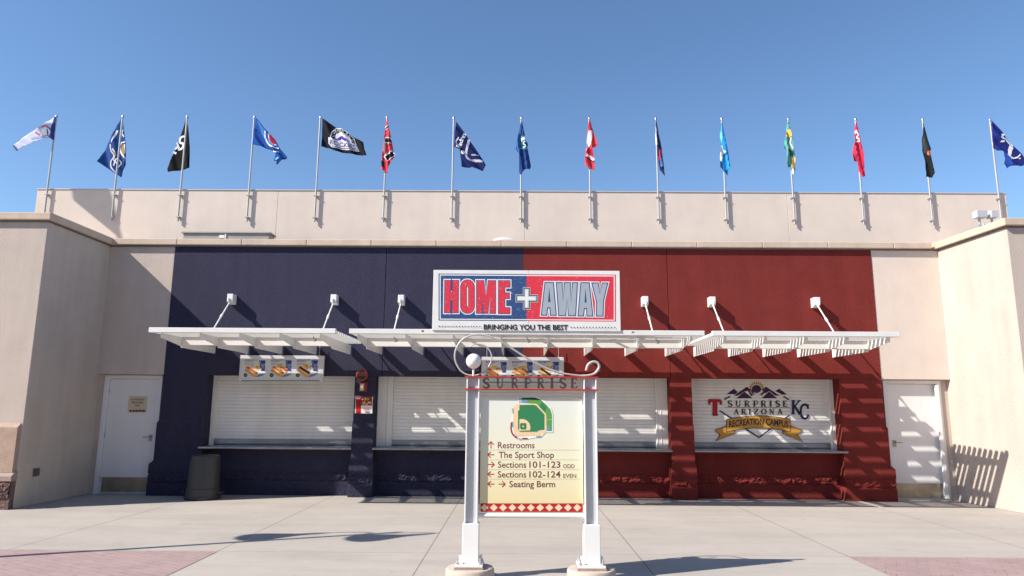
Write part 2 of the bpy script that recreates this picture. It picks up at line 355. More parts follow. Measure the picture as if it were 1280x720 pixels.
pier(XL, -5.93, NAVY, 'wide navy pier beside the left door', 1, .25)
pier(-3.10, -2.71, NAVY, 'narrow navy pier carrying the red alarm horn', .3, .3)
pier(2.92, 3.33, RED, 'narrow red pier between two serving windows', .3, .3)
pier(6.13, XR, RED, 'wide red pier beside the right door', .25, .95)
# low walls under the counters
def knee(x0, x1, mt):
    o = MB().box(x0, x1, 13.60, 13.74, .425, .84).build('counter_wall', mt, B, bevel=.004)
    MB().box(x0, x1, 13.592, 13.74, 0, .265).build('base_course', mt, o, bevel=.004)
    MB().box(x0, x1, 13.61, 13.74, .266, .424).build('base_core', mt, o)
    rough_band(x0+.002, x1-.002, 13.608, .27, .42, mt, o, .032)
knee(-5.928, -3.102, NAVY); knee(-2.708, XM, NAVY); knee(XM+.002, 2.918, RED); knee(3.332, 6.128, RED)
# beige end walls over the doors
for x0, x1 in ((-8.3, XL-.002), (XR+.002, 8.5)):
    wallpart('end_wall', x0, x1, ZH, ZT, STUCCO if x0 < 0 else STUCCO2, D+.01, 13.76)  # paler stucco at the right stands in for light bounced off the wing
bx('end_wall', (-8.3, -7.98, 13.52, 13.76, 0, ZH-.001), STUCCO, B); bx('end_wall', (8.12, 8.5, 13.52, 13.76, 0, ZH-.001), STUCCO, B)
# coping, in lengths with open joints
x = -8.0; k = 0
cop = MB()
while x < 8.06:
    x2 = min(x+1.28, 8.10)
    cop.box(x+.003, x2-.003, D-.075, 13.9, ZT+.022, ZT+.145); x = x2
cop.build('coping', COPE, B, bevel=.012)
bx('coping_bed', (-8.0, 8.1, D-.035, 13.85, ZT, ZT+.021), GROOVE, B, 0)

# roller shutters
def shutter(x0, x1, frames, lab):
    z0, z1 = .93, 2.30; pitch = .0655; yf = 13.695; b = MB(); n = int((z1-z0-.10)/pitch)+1; prof = []
    z = z0+.10
    for i in range(n):
        prof += [(yf+.013, z), (yf+.013, z+.008), (yf+.001, z+.0105), (yf, z+pitch*.5), (yf+.001, z+pitch-.003)]; z += pitch
    prof += [(13.74, z), (13.74, z0+.10)]
    s = b.extr(prof, x0, x1).build('roller_shutter', SHUT, B); s['label'] = lab
    MB().extr([(13.69, z0), (13.685, z0+.03), (13.69, z0+.098), (13.74, z0+.098), (13.74, z0)], x0, x1).build('bottom_bar', STEEL, s)
    for a, c in frames:
        MB().box(a, c, 13.655, 13.75, .895, 2.30).box(a+.012, a+.03, 13.648, 13.66, .90, 2.29).build('guide_frame', SHUT, s, bevel=.004)
    for q in (.12, .8):                # lock handles
        xx = x0+(x1-x0)*q; MB().box(xx-.07, xx+.07, 13.668, 13.684, z0+.035, z0+.05).box(xx-.02, xx+.02, 13.66, 13.668, z0+.025, z0+.06).build('shutter_handle', GALV, s)
    return s
sh1 = shutter(-5.84, -3.0, [(-5.925, -5.842)], 'closed white shutter in the navy wall behind the left menu board')
sh2 = shutter(-2.40, 2.68, [(-2.70, -2.52), (-2.518, -2.402), (2.682, 2.76), (2.762, 2.915)], 'wide closed white shutter behind the wayfinding sign')
sh3 = shutter(3.34, 6.02, [(6.022, 6.125)], 'closed white shutter painted with the recreation campus emblem')
for x0, x1 in ((-5.99, -3.104), (-2.706, 2.916), (3.334, 6.19)):
    MB().extr([(13.355, .865), (13.355, .895), (13.365, .903), (13.74, .925), (13.74, .842), (13.50, .842)], x0, x1).build('counter', STEEL, B, bevel=.003)

# emblem painted on the right shutter
pr = Print(plane_px(13.694), .0001, .001)
q = sub(860, 465, 6.737); qs = subs(860, 465, 6.737)
PURP = cm('emblem_purple', (62, 32, 66)); GOLD = cm('emblem_gold', (190, 140, 58)); NVY = cm('emblem_navy', (30, 34, 74)); TRED = cm('emblem_red', (176, 30, 40))
for p in ([(325, 186), (388, 140), (420, 170), (400, 186)], [(385, 200), (495, 125), (540, 150), (475, 165), (420, 200)], [(405, 222), (475, 166), (545, 222)],
          [(620, 222), (682, 164), (752, 222)], [(615, 145), (660, 125), (772, 200), (735, 200), (684, 160), (655, 180)], [(735, 160), (768, 140), (833, 188), (790, 190)], [(500, 150), (540, 150), (560, 190), (530, 205)], [(640, 155), (660, 165), (620, 200), (600, 190)]):
    pr.put(poly(q(p)), PURP)
for i in range(11):
    a = math.pi*(1.0+i/10*1.0); cx, cy = 577, 140
    pr.put(poly(q([(cx+50*math.cos(a-.11), cy+48*math.sin(a-.11)), (cx+74*math.cos(a), cy+72*math.sin(a)), (cx+50*math.cos(a+.11), cy+48*math.sin(a+.11))])), GOLD)
pr.put(poly(q(circle(577, 138, 54, 46, a0=math.pi, a1=2*math.pi)+circle(577, 138, 45, 38, a0=2*math.pi, a1=math.pi))), GOLD)
pr.put(ellipse(*q([(577, 143)])[0], 39/6.737, 34/6.737), PURP)
for i in range(9):
    a = math.pi*i/8; pr.put(poly(q([(577+44*math.cos(a-.1), 160+34*math.sin(a-.1)), (577+60*math.cos(a), 160+46*math.sin(a)), (577+44*math.cos(a+.1), 160+34*math.sin(a+.1))])), PW)
for w, cy, hh, xs, mt in (('SURPRISE', 242, 50, [(335, 38), (398, 48), (474, 48), (548, 42), (612, 50), (684, 24), (738, 36), (797, 40)], INK), ('ARIZONA', 312, 44, [(384, 46), (448, 44), (510, 20), (552, 42), (615, 48), (684, 46), (752, 46)], INK)):
    for ch, (xx, ww) in zip(w, xs):
        for sh in glyph(ch, xx, cy, ww, hh, 1.4): pr.put(qs(sh), mt)
pr.put(qs(stroke([(310, 299), (860, 299)], 3)), INK)
for p in ([(305, 232), (355, 206)], [(265, 325), (385, 402)], [(805, 206), (850, 234)], [(855, 365), (805, 400)], [(485, 478), (598, 552)], [(598, 552), (705, 474)]):
    pr.put(qs(stroke(p, 11)), NVY)
for dx, dy, mt in ((6, 6, NVY), (0, 0, TRED)):
    for sh in glyph('T', 166+dx, 230+dy, 116, 132, 1.1): pr.put(qs(sh), mt)
for sh in glyph('K', 868, 238, 90, 118, 1.25): pr.put(qs(sh), NVY)
for sh in glyph('C', 940, 272, 86, 122, 1.25): pr.put(qs(sh), NVY)
# ribbon
top = [(x, 402-30*(1-((x-593)/265)**2)) for x in range(328, 862, 38)]; bot = [(x, 502-34*(1-((x-593)/265)**2)) for x in range(328, 862, 38)]
for g, mt in ((5, NVY), (0, GOLD)):
    for p in ([(232, 490), (330, 455), (330, 500), (395, 500), (390, 515), (235, 580), (275, 530)], [(860, 455), (960, 494), (915, 530), (968, 588), (800, 515), (800, 500), (860, 500)]):
        pr.put(poly(q(grow(p, g))), mt)
for g, mt in ((5, NVY), (0, GOLD)): pr.put(poly(q(grow(top+bot[::-1], g))), mt)
vs, fs = text('RECREATION CAMPUS', 345, 0, 54, 500, .03)
pr.put(([(860+x/6.737, 465+(y+470-27*(1-((x-593)/265)**2))/6.737) for x, y in vs], fs), INK)
pr.build('painted_emblem', sh3)

# doors at both ends
def door(fx0, fx1, lab, hinge_right, kick, y0=13.52):
    zt = 2.16
    d = bx('door', (fx0, fx1, y0+.045, y0+.09, .02, zt), DOORW, B, .004); d['label'] = lab
    MB().box(fx0-.085, fx0-.004, y0-.012, y0+.14, 0, zt+.07).box(fx1+.004, fx1+.085, y0-.012, y0+.14, 0, zt+.07).box(fx0-.004, fx1+.004, y0-.012, y0+.14, zt+.004, zt+.07).build('door_frame', DOORW, d, bevel=.004)
    bx('kick_plate', (fx0+.03, fx1-.03, y0+.039, y0+.044, .04, .31), kick, d, 0)
    hx = fx0+.07 if hinge_right else fx1-.07; sg = 1 if hinge_right else -1
    MB().box(hx-.03, hx+.03, y0+.03, y0+.044, .98, 1.10).tube([(hx, y0+.03, 1.06), (hx, y0-.02, 1.06), (hx+.03*sg, y0-.025, 1.06), (hx+.12*sg, y0-.025, 1.06)], .010, 8).build('lever_handle', STEEL, d, True)
    for hz_ in (.28, 1.09, 1.93): MB().tube([(fx0-.002 if not hinge_right else fx1+.002, y0+.036, hz_-.05), (fx0-.002 if not hinge_right else fx1+.002, y0+.036, hz_+.05)], .008, 8).build('hinge', STEEL, d, True)
    bx('threshold', (fx0, fx1, y0-.03, y0+.12, .002, .018), GALV, d, 0)
    return d
dl = door(-7.885, -6.93, 'plain white steel door in the shaded corner', False, BRASS)
dr = door(7.10, 8.03, 'plain white steel door striped with canopy shadows', True, BRASS)
MB().box(7.985, 8.05, 13.46, 13.50, .05, 2.14).build('astragal', DOORW, dr, bevel=.003)

# ================================================================ WINGS
def wing(sgn, foot, lab):
    w = thing('side_wing', lab, 'building', (foot[0][0], foot[1][1], 0))
    MB().prism(foot, 0, ZT).build('wall', STUCCO, w, bevel=.01)
    o = grow(foot, .075); MB().prism(o, ZT+.022, ZT+.15).build('coping', COPE, w, bevel=.012)
    MB().prism(grow(foot, .03), ZT, ZT+.021).build('coping_bed', GROOVE, w)
    return w
FL = [(-8.063, 14.45), (-8.085, 11.57), (-17, 11.57), (-17, 14.45)]
FR = [(8.185, 14.45), (8.365, 11.62), (17, 11.62), (17, 14.45)]
wl = wing(-1, FL, 'beige stucco wing with brown stone base at the left, its side wall in shade')
wr = wing(1, FR, 'sunlit beige stucco wing at the right, striped by a canopy shadow')
MB().extr([(11.569, .57), (11.50, .57), (11.50, 1.29), (11.569, 1.36)], -17, -8.12).build('stone_wainscot', STONE, wl, bevel=.006)
MB().extr([(11.569, .44), (11.43, .44), (11.43, .52), (11.48, .569), (11.569, .569)], -17, -8.075).build('stone_cap', CAPST, wl, bevel=.006)
cr = MB().box(-17, -8.09, 11.46, 11.569, 0, .439).build('stone_base', ROCK, wl)
rough_band(-11, -8.095, 11.455, .17, .43, ROCK, cr, .05)
MB().extr([(11.619, .57), (11.55, .57), (11.55, 1.29), (11.619, 1.36)], 8.40, 17).build('stone_wainscot', STONE, wr, bevel=.006)
MB().box(8.42, 17, 11.50, 11.619, 0, .569).build('stone_base', ROCK, wr)
MB().box(-9.02, -9.005, 11.566, 11.572, 1.37, 4.7).build('control_joint', GROOVE, wl)
v = tag(MB().box(-8.07, -8.064, 11.93, 12.08, .47, .60).build('wall_vent', [BRASS], None, root=(-8.07, 12, .47)), 'small square rusty grille low on the shaded side wall', 'vent')
sl = MB()
for i in range(5): sl.box(-8.064, -8.058, 11.94, 12.07, .482+i*.022, .492+i*.022)
sl.build('grille', mat('rusty_grille', (.10, .07, .05), .8), v)

# ================================================================ REAR BUILDING
R_ = thing('rear_building', 'taller pale stucco building behind the row of flagpoles', 'building', (0, 14.5, 0))
rb = MB()
for a, c in ((-10.46, -5.202), (-5.199, .147), (.150, 5.802), (5.805, 10.51)): rb.box(a, c, 14.5, 17.5, 0, 6.27)
rb.build('wall', STUCCO2, R_, bevel=.006)
bx('parapet_cap', (-10.47, 10.52, 14.485, 17.51, 6.272, 6.292), mat('cap_metal', (.56, .50, .45), .6), R_, .004)

# flagpoles
POLEM = mat('flagpole_aluminium', (.40, .395, .39), .5, metal=.35, var=.06)
def make_pole():
    p = thing('flagpole', '', 'flagpole', (0, 14.42, 5.56), 'flagpoles along the parapet')
    MB().tube([(0, 14.452, 5.56), (0, 14.452, 7.90)], .019, 12).build('pole', POLEM, p, True)
    MB().lathe((0, 14.452, 7.90), [(.012, 0), (.026, .012), (.026, .05), (.012, .07)], 12).build('finial', STEEL, p, True)
    for z in (5.66, 6.15):
        MB().box(-.045, .045, 14.482, 14.498, z-.011, z+.011).box(-.028, .028, 14.428, 14.482, z-.007, z+.007).tube([(-.045, 14.42, z), (-.045, 14.482, z)], .006, 6).build('clamp', GALV, p)
    return p
PNAMES = ['white flag with a blue hoist', 'blue flag with gold crest', 'black flag with white script', 'blue flag with a red letter in a white ring', 'black flag with a purple mountain badge',
          'hanging red flag with black bands', 'navy flag with white script and tail', 'hanging navy flag with a green compass', 'hanging red and white flag', 'narrow navy flag with a red emblem',
          'sky blue flag', 'green and yellow flag', 'pinkish red flag', 'hanging black flag with an orange dot', 'royal blue flag with white letters']
pole0 = make_pole(); PXL = [at(x, 147, 14.452).x for x in (70.5, 153.3, 234, 318, 400.5, 484, 567.3, 651.7, 736.5, 819.8, 902, 985, 1069, 1153, 1237)]
for i in range(15):
    if i == 0: p = pole0; p.location.x = PXL[0]
    else:
        p = pole0.copy(); COL.objects.link(p); p.location.x = PXL[i]
        for ch in list(pole0.children):
            c = ch.copy(); COL.objects.link(c); c.parent = p
    p['label'] = 'slim steel flagpole carrying the '+PNAMES[i]

# flags: outlines in real size at the pole line, rippled in depth
def flag(i, org, k, outline, col, decals, label, amp=.05, wav=.22, ang=25, behind=False, swing=0.):
    px = PXL[i]; Y0 = 14.452+(.07 if behind else -.045); ca, sa = math.cos(math.radians(ang)), math.sin(math.radians(ang))
    def fn(x, y, d):
        p = at(org[0]+x/k, org[1]+y/k, Y0); u = (p.x*ca+p.z*sa)/wav*2*math.pi
        far = min(1, abs(p.x-px)/.10+.15) if not behind else .6
        p.y = Y0+.5*far*(amp*math.sin(u+i*1.7)+.35*amp*math.sin(u*2.3+p.z*5+i))+abs(p.x-px)*swing-d
        return p
    def piece(shape, d):
        vs, fs = shape; bm = bmesh.new(); vv = [bm.verts.new((x, y, 0)) for x, y in vs]
        for f in fs:
            try: bm.faces.new([vv[j] for j in f])
            except ValueError: pass
        xs = [a[0] for a in vs]; ys = [a[1] for a in vs]; st = .028/.0172*k
        for ax, lo, hi in ((0, min(xs), max(xs)), (1, min(ys), max(ys))):
            t = math.floor(lo/st)*st+st
            while t < hi:
                co = [0, 0, 0]; no = [0, 0, 0]; co[ax] = t; no[ax] = 1
                bmesh.ops.bisect_plane(bm, geom=bm.verts[:]+bm.edges[:]+bm.faces[:], plane_co=co, plane_no=no); t += st
        bm.verts.index_update(); V = [fn(q.co.x, q.co.y, d) for q in bm.verts]; F = []
        for f in bm.faces:
            ix = [q.index for q in f.verts]
            n = sum(((V[ix[j]]-V[ix[0]]).cross(V[ix[j+1]]-V[ix[0]]) for j in range(1, len(ix)-1)), Vector()); F.append(ix if n.y < 0 else ix[::-1])
        bm.free(); return V, F
    dense = []                          # round the outline a little
    for j in range(len(outline)):
        dense.append(outline[j])
    b = MB(); b.add(*piece(poly(dense), 0))
    root = at(org[0]+outline[0][0]/k, org[1]+outline[0][1]/k, Y0)
    cloth = cm('flag_cloth_%d_%d_%d' % col, col, .75, .06)
    o = b.build('flag', cloth, None, smooth=True, root=root)
    me = o.modifiers.new('thickness', 'SOLIDIFY'); me.thickness = .003; me.offset = 1
    tag(o, label, 'flag', 'flags over the roof')
    if decals:
        db = MB(); mats = []; n = 0
        for sh, c in decals:
            mt = cm('flag_print_%d_%d_%d' % c, c, .75)
            if mt not in mats: mats.append(mt)
            db.m = mats.index(mt); n += 1
            db.add(*piece(sh, .007+.0012*n))
        db.build('flag_emblem', mats, o, smooth=True)
    return o
w_ = (235, 235, 238)
a7 = (0, 135); flag(0, a7, 11.07, [(780, 105), (775, 180), (768, 300), (745, 455), (715, 430), (665, 410), (560, 430), (440, 480), (360, 510), (310, 520), (250, 560), (215, 592), (195, 565), (155, 510), (180, 490), (260, 445), (400, 340), (560, 240), (680, 170)], (196, 200, 226),
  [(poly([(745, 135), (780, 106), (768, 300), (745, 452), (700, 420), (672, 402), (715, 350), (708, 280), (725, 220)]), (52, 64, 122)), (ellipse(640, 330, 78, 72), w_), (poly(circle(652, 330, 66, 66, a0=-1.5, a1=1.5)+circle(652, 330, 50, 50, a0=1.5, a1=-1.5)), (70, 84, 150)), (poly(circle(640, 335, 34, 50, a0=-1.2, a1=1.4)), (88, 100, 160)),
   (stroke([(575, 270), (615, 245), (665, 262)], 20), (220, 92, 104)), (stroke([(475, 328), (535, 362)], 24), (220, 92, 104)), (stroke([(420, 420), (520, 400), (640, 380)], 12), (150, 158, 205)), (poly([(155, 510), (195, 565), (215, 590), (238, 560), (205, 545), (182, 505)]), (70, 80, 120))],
  'pale white flag with blue hoist blown out to the left', .025, .45, 65, swing=.05)
a8 = (110, 140); flag(1, a8, 8, [(345, 25), (355, 120), (365, 200), (380, 330), (378, 530), (345, 580), (335, 655), (250, 600), (95, 495), (150, 410), (230, 260), (290, 130)], (34, 70, 132),
  [(stroke([(295, 185), (265, 250), (235, 305)], [20, 16, 6]), w_), (stroke(smooth_pts([(225, 325), (235, 390), (265, 440), (235, 500), (238, 555), (278, 605)]), 12), (205, 205, 212)), (stroke(smooth_pts([(250, 370), (275, 420), (262, 480), (300, 520)]), 14), (205, 205, 212)), (stroke(smooth_pts([(262, 540), (290, 470), (330, 510), (300, 560)]), 11), w_), (stroke([(255, 400), (285, 440)], 16), (150, 125, 84)),
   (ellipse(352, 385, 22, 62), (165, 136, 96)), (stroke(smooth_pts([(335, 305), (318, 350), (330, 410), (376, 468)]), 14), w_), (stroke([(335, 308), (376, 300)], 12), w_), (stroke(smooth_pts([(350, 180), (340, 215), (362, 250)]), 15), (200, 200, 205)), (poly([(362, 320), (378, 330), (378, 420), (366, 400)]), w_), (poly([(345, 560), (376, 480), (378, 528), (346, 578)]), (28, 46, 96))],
  'blue flag with white lettering and gold crest draped behind its pole', .06, .35, 10, True)
flag(2, a8, 8, [(990, 62), (1005, 150), (1020, 350), (1018, 560), (945, 580), (800, 600), (795, 570), (860, 400), (930, 230)], (15, 15, 18),
  [(stroke(smooth_pts([(968, 245), (925, 262), (918, 305), (955, 320), (945, 360), (900, 378)]), 19), w_), (stroke(smooth_pts([(888, 305), (900, 345), (868, 372)]), 17), w_), (stroke([(885, 345), (915, 360)], 20), w_), (stroke([(850, 402), (884, 415)], 22), w_)],
  'black flag with white script draped behind its pole', .05, .4, 10, True)
a9 = (300, 140); flag(3, a9, 7.53, [(150, 50), (240, 165), (330, 260), (385, 355), (450, 430), (452, 445), (345, 500), (355, 470), (320, 460), (345, 405), (320, 375), (275, 355), (190, 325), (115, 300), (130, 180)], (26, 74, 148),
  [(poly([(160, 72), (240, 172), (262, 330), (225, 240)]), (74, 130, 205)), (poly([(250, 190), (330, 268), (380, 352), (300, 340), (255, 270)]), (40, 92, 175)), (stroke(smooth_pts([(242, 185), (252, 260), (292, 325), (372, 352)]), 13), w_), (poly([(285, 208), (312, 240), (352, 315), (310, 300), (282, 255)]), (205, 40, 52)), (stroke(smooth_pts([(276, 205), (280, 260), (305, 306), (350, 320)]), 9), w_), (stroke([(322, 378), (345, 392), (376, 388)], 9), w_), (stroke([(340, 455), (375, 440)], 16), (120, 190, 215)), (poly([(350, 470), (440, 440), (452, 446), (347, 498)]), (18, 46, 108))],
  'blue flag with a red letter inside white rings, fly end curling', .07, .22, 35, swing=-.1)
flag(4, a9, 7.53, [(775, 60), (900, 140), (1040, 210), (1155, 275), (1165, 340), (1188, 400), (1060, 390), (900, 365), (830, 335), (765, 325)], (28, 29, 38),
  [(poly([(850, 240), (862, 180), (900, 145), (960, 155), (1030, 195), (1070, 240), (1085, 290), (1115, 360), (1000, 352), (860, 328), (832, 295), (830, 238)]), w_), (poly(grow([(850, 240), (862, 180), (900, 145), (960, 155), (1030, 195), (1070, 240), (1085, 290), (1115, 360), (1000, 352), (860, 328), (832, 295), (830, 238)], -7)), (30, 30, 38)),
   (poly([(885, 240), (905, 195), (945, 185), (1000, 210), (1040, 250), (1050, 290), (940, 268)]), w_), (poly([(893, 262), (950, 212), (985, 245), (1000, 250), (1042, 288), (990, 276), (955, 250), (925, 265)]), (84, 52, 150)), (poly([(838, 245), (1080, 290), (1100, 345), (1000, 338), (858, 315), (838, 285)]), (214, 212, 224)),
   (([(846+(x)*.98, 262+y*.78+x*.155) for x, y in text('ROCKIES', 0, 52, 52, 240, .02)[0]], text('ROCKIES', 0, 52, 52, 240, .02)[1]), (70, 62, 100))]
  + [(([(cx+(x-12)*math.cos(r)-(y+12)*math.sin(r), cy+(x-12)*math.sin(r)+(y+12)*math.cos(r)) for x, y in text(ch, 0, 0, 26, 24, .03)[0]], text(ch, 0, 0, 26, 24, .03)[1]), (205, 205, 210)) for ch, cx, cy, r in zip('COLORADO', (872, 880, 905, 937, 970, 1003, 1034, 1060), (222, 190, 172, 170, 180, 198, 222, 258), (-1.2, -.7, -.2, .2, .4, .55, .8, 1.15))],
  'black flag with a purple mountain badge flying out to the right', .05, .3, 20, swing=.08)
a10 = (470, 140); rd = (205, 62, 76); bk = (44, 40, 44); flag(5, a10, 6.4, [(90, 50), (100, 110), (120, 210), (148, 355), (100, 430), (95, 490), (75, 485), (72, 470), (42, 465), (50, 330), (65, 200), (75, 110)], rd,
  [(stroke([(74, 134), (102, 116)], 24), w_), (stroke([(74, 134), (102, 116)], 14), bk), (stroke([(70, 222), (122, 232)], 46), w_), (stroke([(74, 224), (122, 232)], 34), bk), (poly([(62, 240), (82, 250), (72, 330), (60, 320)]), (120, 112, 116)), (stroke([(76, 376), (142, 326)], 50), w_), (stroke([(80, 374), (141, 330)], 36), bk), (poly([(45, 392), (72, 402), (68, 442), (44, 440)]), bk)],
  'limp red flag crossed by black and white bands', .05, .10, 8)
nv = (36, 44, 98); flag(6, a10, 6.4, [(640, 75), (690, 140), (745, 215), (825, 330), (860, 385), (878, 420), (855, 462), (770, 440), (685, 440), (670, 300), (625, 280), (630, 160)], nv,
  [(([(672+x*.30+y*.60, 292-x*.72+y*.25) for x, y in text('Padres', 0, 0, 56, 165, .03)[0]], text('Padres', 0, 0, 56, 165, .03)[1]), w_), (stroke(smooth_pts([(742, 215), (735, 260), (720, 320), (728, 360), (760, 380), (855, 392)]), [8]+[18]*28+[22, 14] if False else 19), (205, 205, 212)), (ellipse(695, 322, 16, 17), w_), (stroke([(762, 340), (805, 345), (822, 340)], 9), (190, 190, 205)), (stroke(smooth_pts([(655, 270), (640, 235), (660, 205)]), 9), w_)],
  'navy flag with white script and a long white tail, half blown out', .06, .2, 40, swing=.08)
flag(7, a10, 6.4, [(1165, 60), (1185, 160), (1215, 300), (1240, 430), (1230, 460), (1190, 455), (1160, 505), (1145, 480), (1145, 330), (1118, 295), (1140, 170)], (36, 62, 118),
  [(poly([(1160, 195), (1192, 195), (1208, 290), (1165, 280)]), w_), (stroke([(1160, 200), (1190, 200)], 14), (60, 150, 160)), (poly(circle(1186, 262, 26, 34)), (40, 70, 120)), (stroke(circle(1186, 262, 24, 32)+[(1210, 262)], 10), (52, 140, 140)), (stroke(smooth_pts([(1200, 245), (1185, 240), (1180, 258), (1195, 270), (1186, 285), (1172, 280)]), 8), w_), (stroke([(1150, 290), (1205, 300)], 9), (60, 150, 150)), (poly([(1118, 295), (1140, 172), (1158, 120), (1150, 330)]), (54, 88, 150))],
  'limp navy flag with a green and white compass emblem', .06, .13, 8)
a11 = (725, 140); flag(8, a11, 6.4, [(75, 50), (110, 160), (142, 265), (100, 290), (105, 340), (112, 370), (118, 465), (75, 450), (45, 430), (40, 350), (55, 230), (65, 110)], (214, 62, 74),
  [(poly([(68, 148), (100, 148), (95, 215), (80, 270), (46, 312), (55, 225)]), w_), (poly([(60, 335), (80, 300), (100, 290), (104, 350), (80, 345)]), (178, 30, 44)), (stroke([(48, 345), (80, 358), (111, 388)], 20), (222, 200, 212)), (stroke([(42, 362), (75, 376), (110, 402)], 6), (50, 20, 28)), (poly([(40, 370), (80, 392), (70, 425), (44, 400)]), (180, 36, 48))],
  'limp red flag with a broad white patch near the hoist', .055, .14, 8)
flag(9, a11, 6.4, [(605, 55), (620, 110), (655, 290), (672, 430), (680, 520), (640, 460), (625, 380), (615, 270), (608, 150)], (32, 38, 72),
  [(poly([(602, 58), (611, 140), (616, 262), (606, 266), (600, 150)]), w_), (poly([(630, 295), (654, 298), (652, 355), (634, 362)]), (206, 70, 98)), (poly([(626, 355), (636, 360), (636, 392), (628, 390)]), (210, 60, 80)), (poly([(640, 370), (662, 360), (666, 440), (644, 440)]), (78, 108, 170)), (poly([(616, 120), (622, 118), (650, 280), (644, 290)]), (70, 84, 138))],
  'narrow navy flag with a red emblem hanging right of its pole', .05, .10, 8)
flag(10, a11, 6.4, [(1132, 70), (1150, 150), (1185, 310), (1205, 450), (1185, 460), (1185, 505), (1150, 480), (1125, 440), (1120, 380), (1118, 280), (1122, 170)], (42, 150, 215),
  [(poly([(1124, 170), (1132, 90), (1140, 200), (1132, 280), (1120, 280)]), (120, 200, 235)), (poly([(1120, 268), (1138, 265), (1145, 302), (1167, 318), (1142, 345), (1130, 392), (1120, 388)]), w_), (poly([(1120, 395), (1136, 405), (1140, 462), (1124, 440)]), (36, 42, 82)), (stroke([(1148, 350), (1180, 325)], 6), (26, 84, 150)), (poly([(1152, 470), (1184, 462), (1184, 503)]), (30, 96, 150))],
  'limp sky blue flag with a small white bird shape', .055, .13, 8)
a12 = (970, 140); flag(11, a12, 6.095, [(90, 70), (110, 130), (130, 230), (140, 330), (150, 440), (135, 480), (120, 475), (115, 420), (88, 418), (85, 285), (62, 275), (75, 150)], (96, 160, 148),
  [(poly([(75, 145), (92, 134), (112, 136), (118, 185), (96, 194), (72, 190)]), (232, 192, 92)), (stroke([(112, 196), (108, 240), (128, 280)], 9), w_), (poly([(92, 282), (136, 300), (142, 332), (112, 330), (110, 415), (88, 415)]), (42, 82, 76)), (poly([(118, 345), (144, 350), (149, 438), (116, 424)]), (222, 182, 96)), (poly([(122, 430), (136, 436), (132, 478), (122, 472)]), (214, 226, 220))],
  'limp green flag with yellow patches', .055, .12, 8)
flag(12, a12, 6.095, [(608, 65), (625, 130), (640, 200), (658, 290), (670, 380), (682, 485), (660, 498), (630, 450), (620, 380), (590, 365), (585, 330), (595, 220), (600, 130)], (208, 52, 80),
  [(stroke(smooth_pts([(612, 138), (602, 165), (600, 222), (638, 222)]), 10), w_), (stroke(smooth_pts([(612, 150), (624, 175), (616, 195), (634, 210)]), 9), w_), (poly([(586, 335), (612, 320), (618, 375), (592, 365)]), (160, 36, 60))],
  'limp pinkish red flag with white lettering near the top', .06, .13, 8)
flag(13, a12, 6.095, [(1120, 75), (1150, 170), (1187, 280), (1175, 300), (1185, 340), (1212, 445), (1190, 500), (1140, 495), (1128, 335), (1120, 320), (1115, 190)], (36, 37, 38),
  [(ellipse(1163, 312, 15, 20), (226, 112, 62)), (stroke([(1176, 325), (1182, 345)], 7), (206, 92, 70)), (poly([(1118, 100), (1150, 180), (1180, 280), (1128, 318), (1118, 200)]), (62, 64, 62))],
  'limp black flag with a small orange dot', .055, .15, 8)
a13 = (1220, 140); flag(14, a13, 9, [(175, 95), (310, 220), (420, 340), (540, 450), (590, 520), (560, 590), (460, 600), (390, 600), (355, 632), (335, 540), (300, 440), (240, 435), (190, 400), (185, 290)], (40, 50, 128),
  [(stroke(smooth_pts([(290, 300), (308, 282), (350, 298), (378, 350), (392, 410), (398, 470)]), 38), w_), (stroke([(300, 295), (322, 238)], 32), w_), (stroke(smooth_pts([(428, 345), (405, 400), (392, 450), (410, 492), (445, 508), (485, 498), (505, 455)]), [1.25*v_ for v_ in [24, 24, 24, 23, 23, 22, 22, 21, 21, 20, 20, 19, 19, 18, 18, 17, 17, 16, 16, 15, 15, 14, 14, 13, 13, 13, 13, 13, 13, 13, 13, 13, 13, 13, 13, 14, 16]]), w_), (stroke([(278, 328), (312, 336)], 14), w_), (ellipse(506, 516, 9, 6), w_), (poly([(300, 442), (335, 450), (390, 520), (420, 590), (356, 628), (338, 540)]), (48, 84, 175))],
  'royal blue flag with white letters flying out at the right edge', .07, .24, 45, swing=.1)

# roof equipment
rc = thing('roof_duct', 'long low grey metal duct lying on the roof at the left', 'duct', (-6.1, 14.1, 4.6))
DUCT = mat('duct_paint', (.30, .285, .28), .7, var=.1, vscale=5)
MB().box(-6.92, -5.13, 13.95, 14.25, 4.55, 5.17).build('casing', DUCT, rc, bevel=.01)
MB().box(-6.95, -5.10, 13.92, 14.28, 5.171, 5.20).build('lid', DUCT, rc, bevel=.004)
MB().box(-6.05, -6.02, 13.935, 13.949, 4.6, 5.165).box(-6.16, -6.05, 13.93, 13.948, 5.07, 5.13).build('latch', WHITE, rc)
vd = tag(MB().lathe((-.28, 14.1, 4.55), [(.20, 0), (.20, .49), (.26, .50), (.22, .545), (.10, .575), (.001, .58)], 24).build('roof_vent', WHITE, None, True, root=(-.28, 14.1, 4.55)), 'low white domed vent on the roof above the split sign', 'vent')
DUCTW = mat('floodlight_paint', (.46, .49, .52), .5)
fl = thing('floodlight_pair', 'pair of small white floodlights on a bracket behind the right coping', 'floodlight', (8.75, 12.3, 4.9))
MB().box(8.35, 8.95, 12.28, 12.33, 4.955, 4.985).tube([(8.65, 12.3, 4.78), (8.65, 12.3, 4.98)], .025).tube([(8.30, 12.1, 4.94), (8.55, 12.3, 4.97)], .015).build('bracket', GALV, fl)
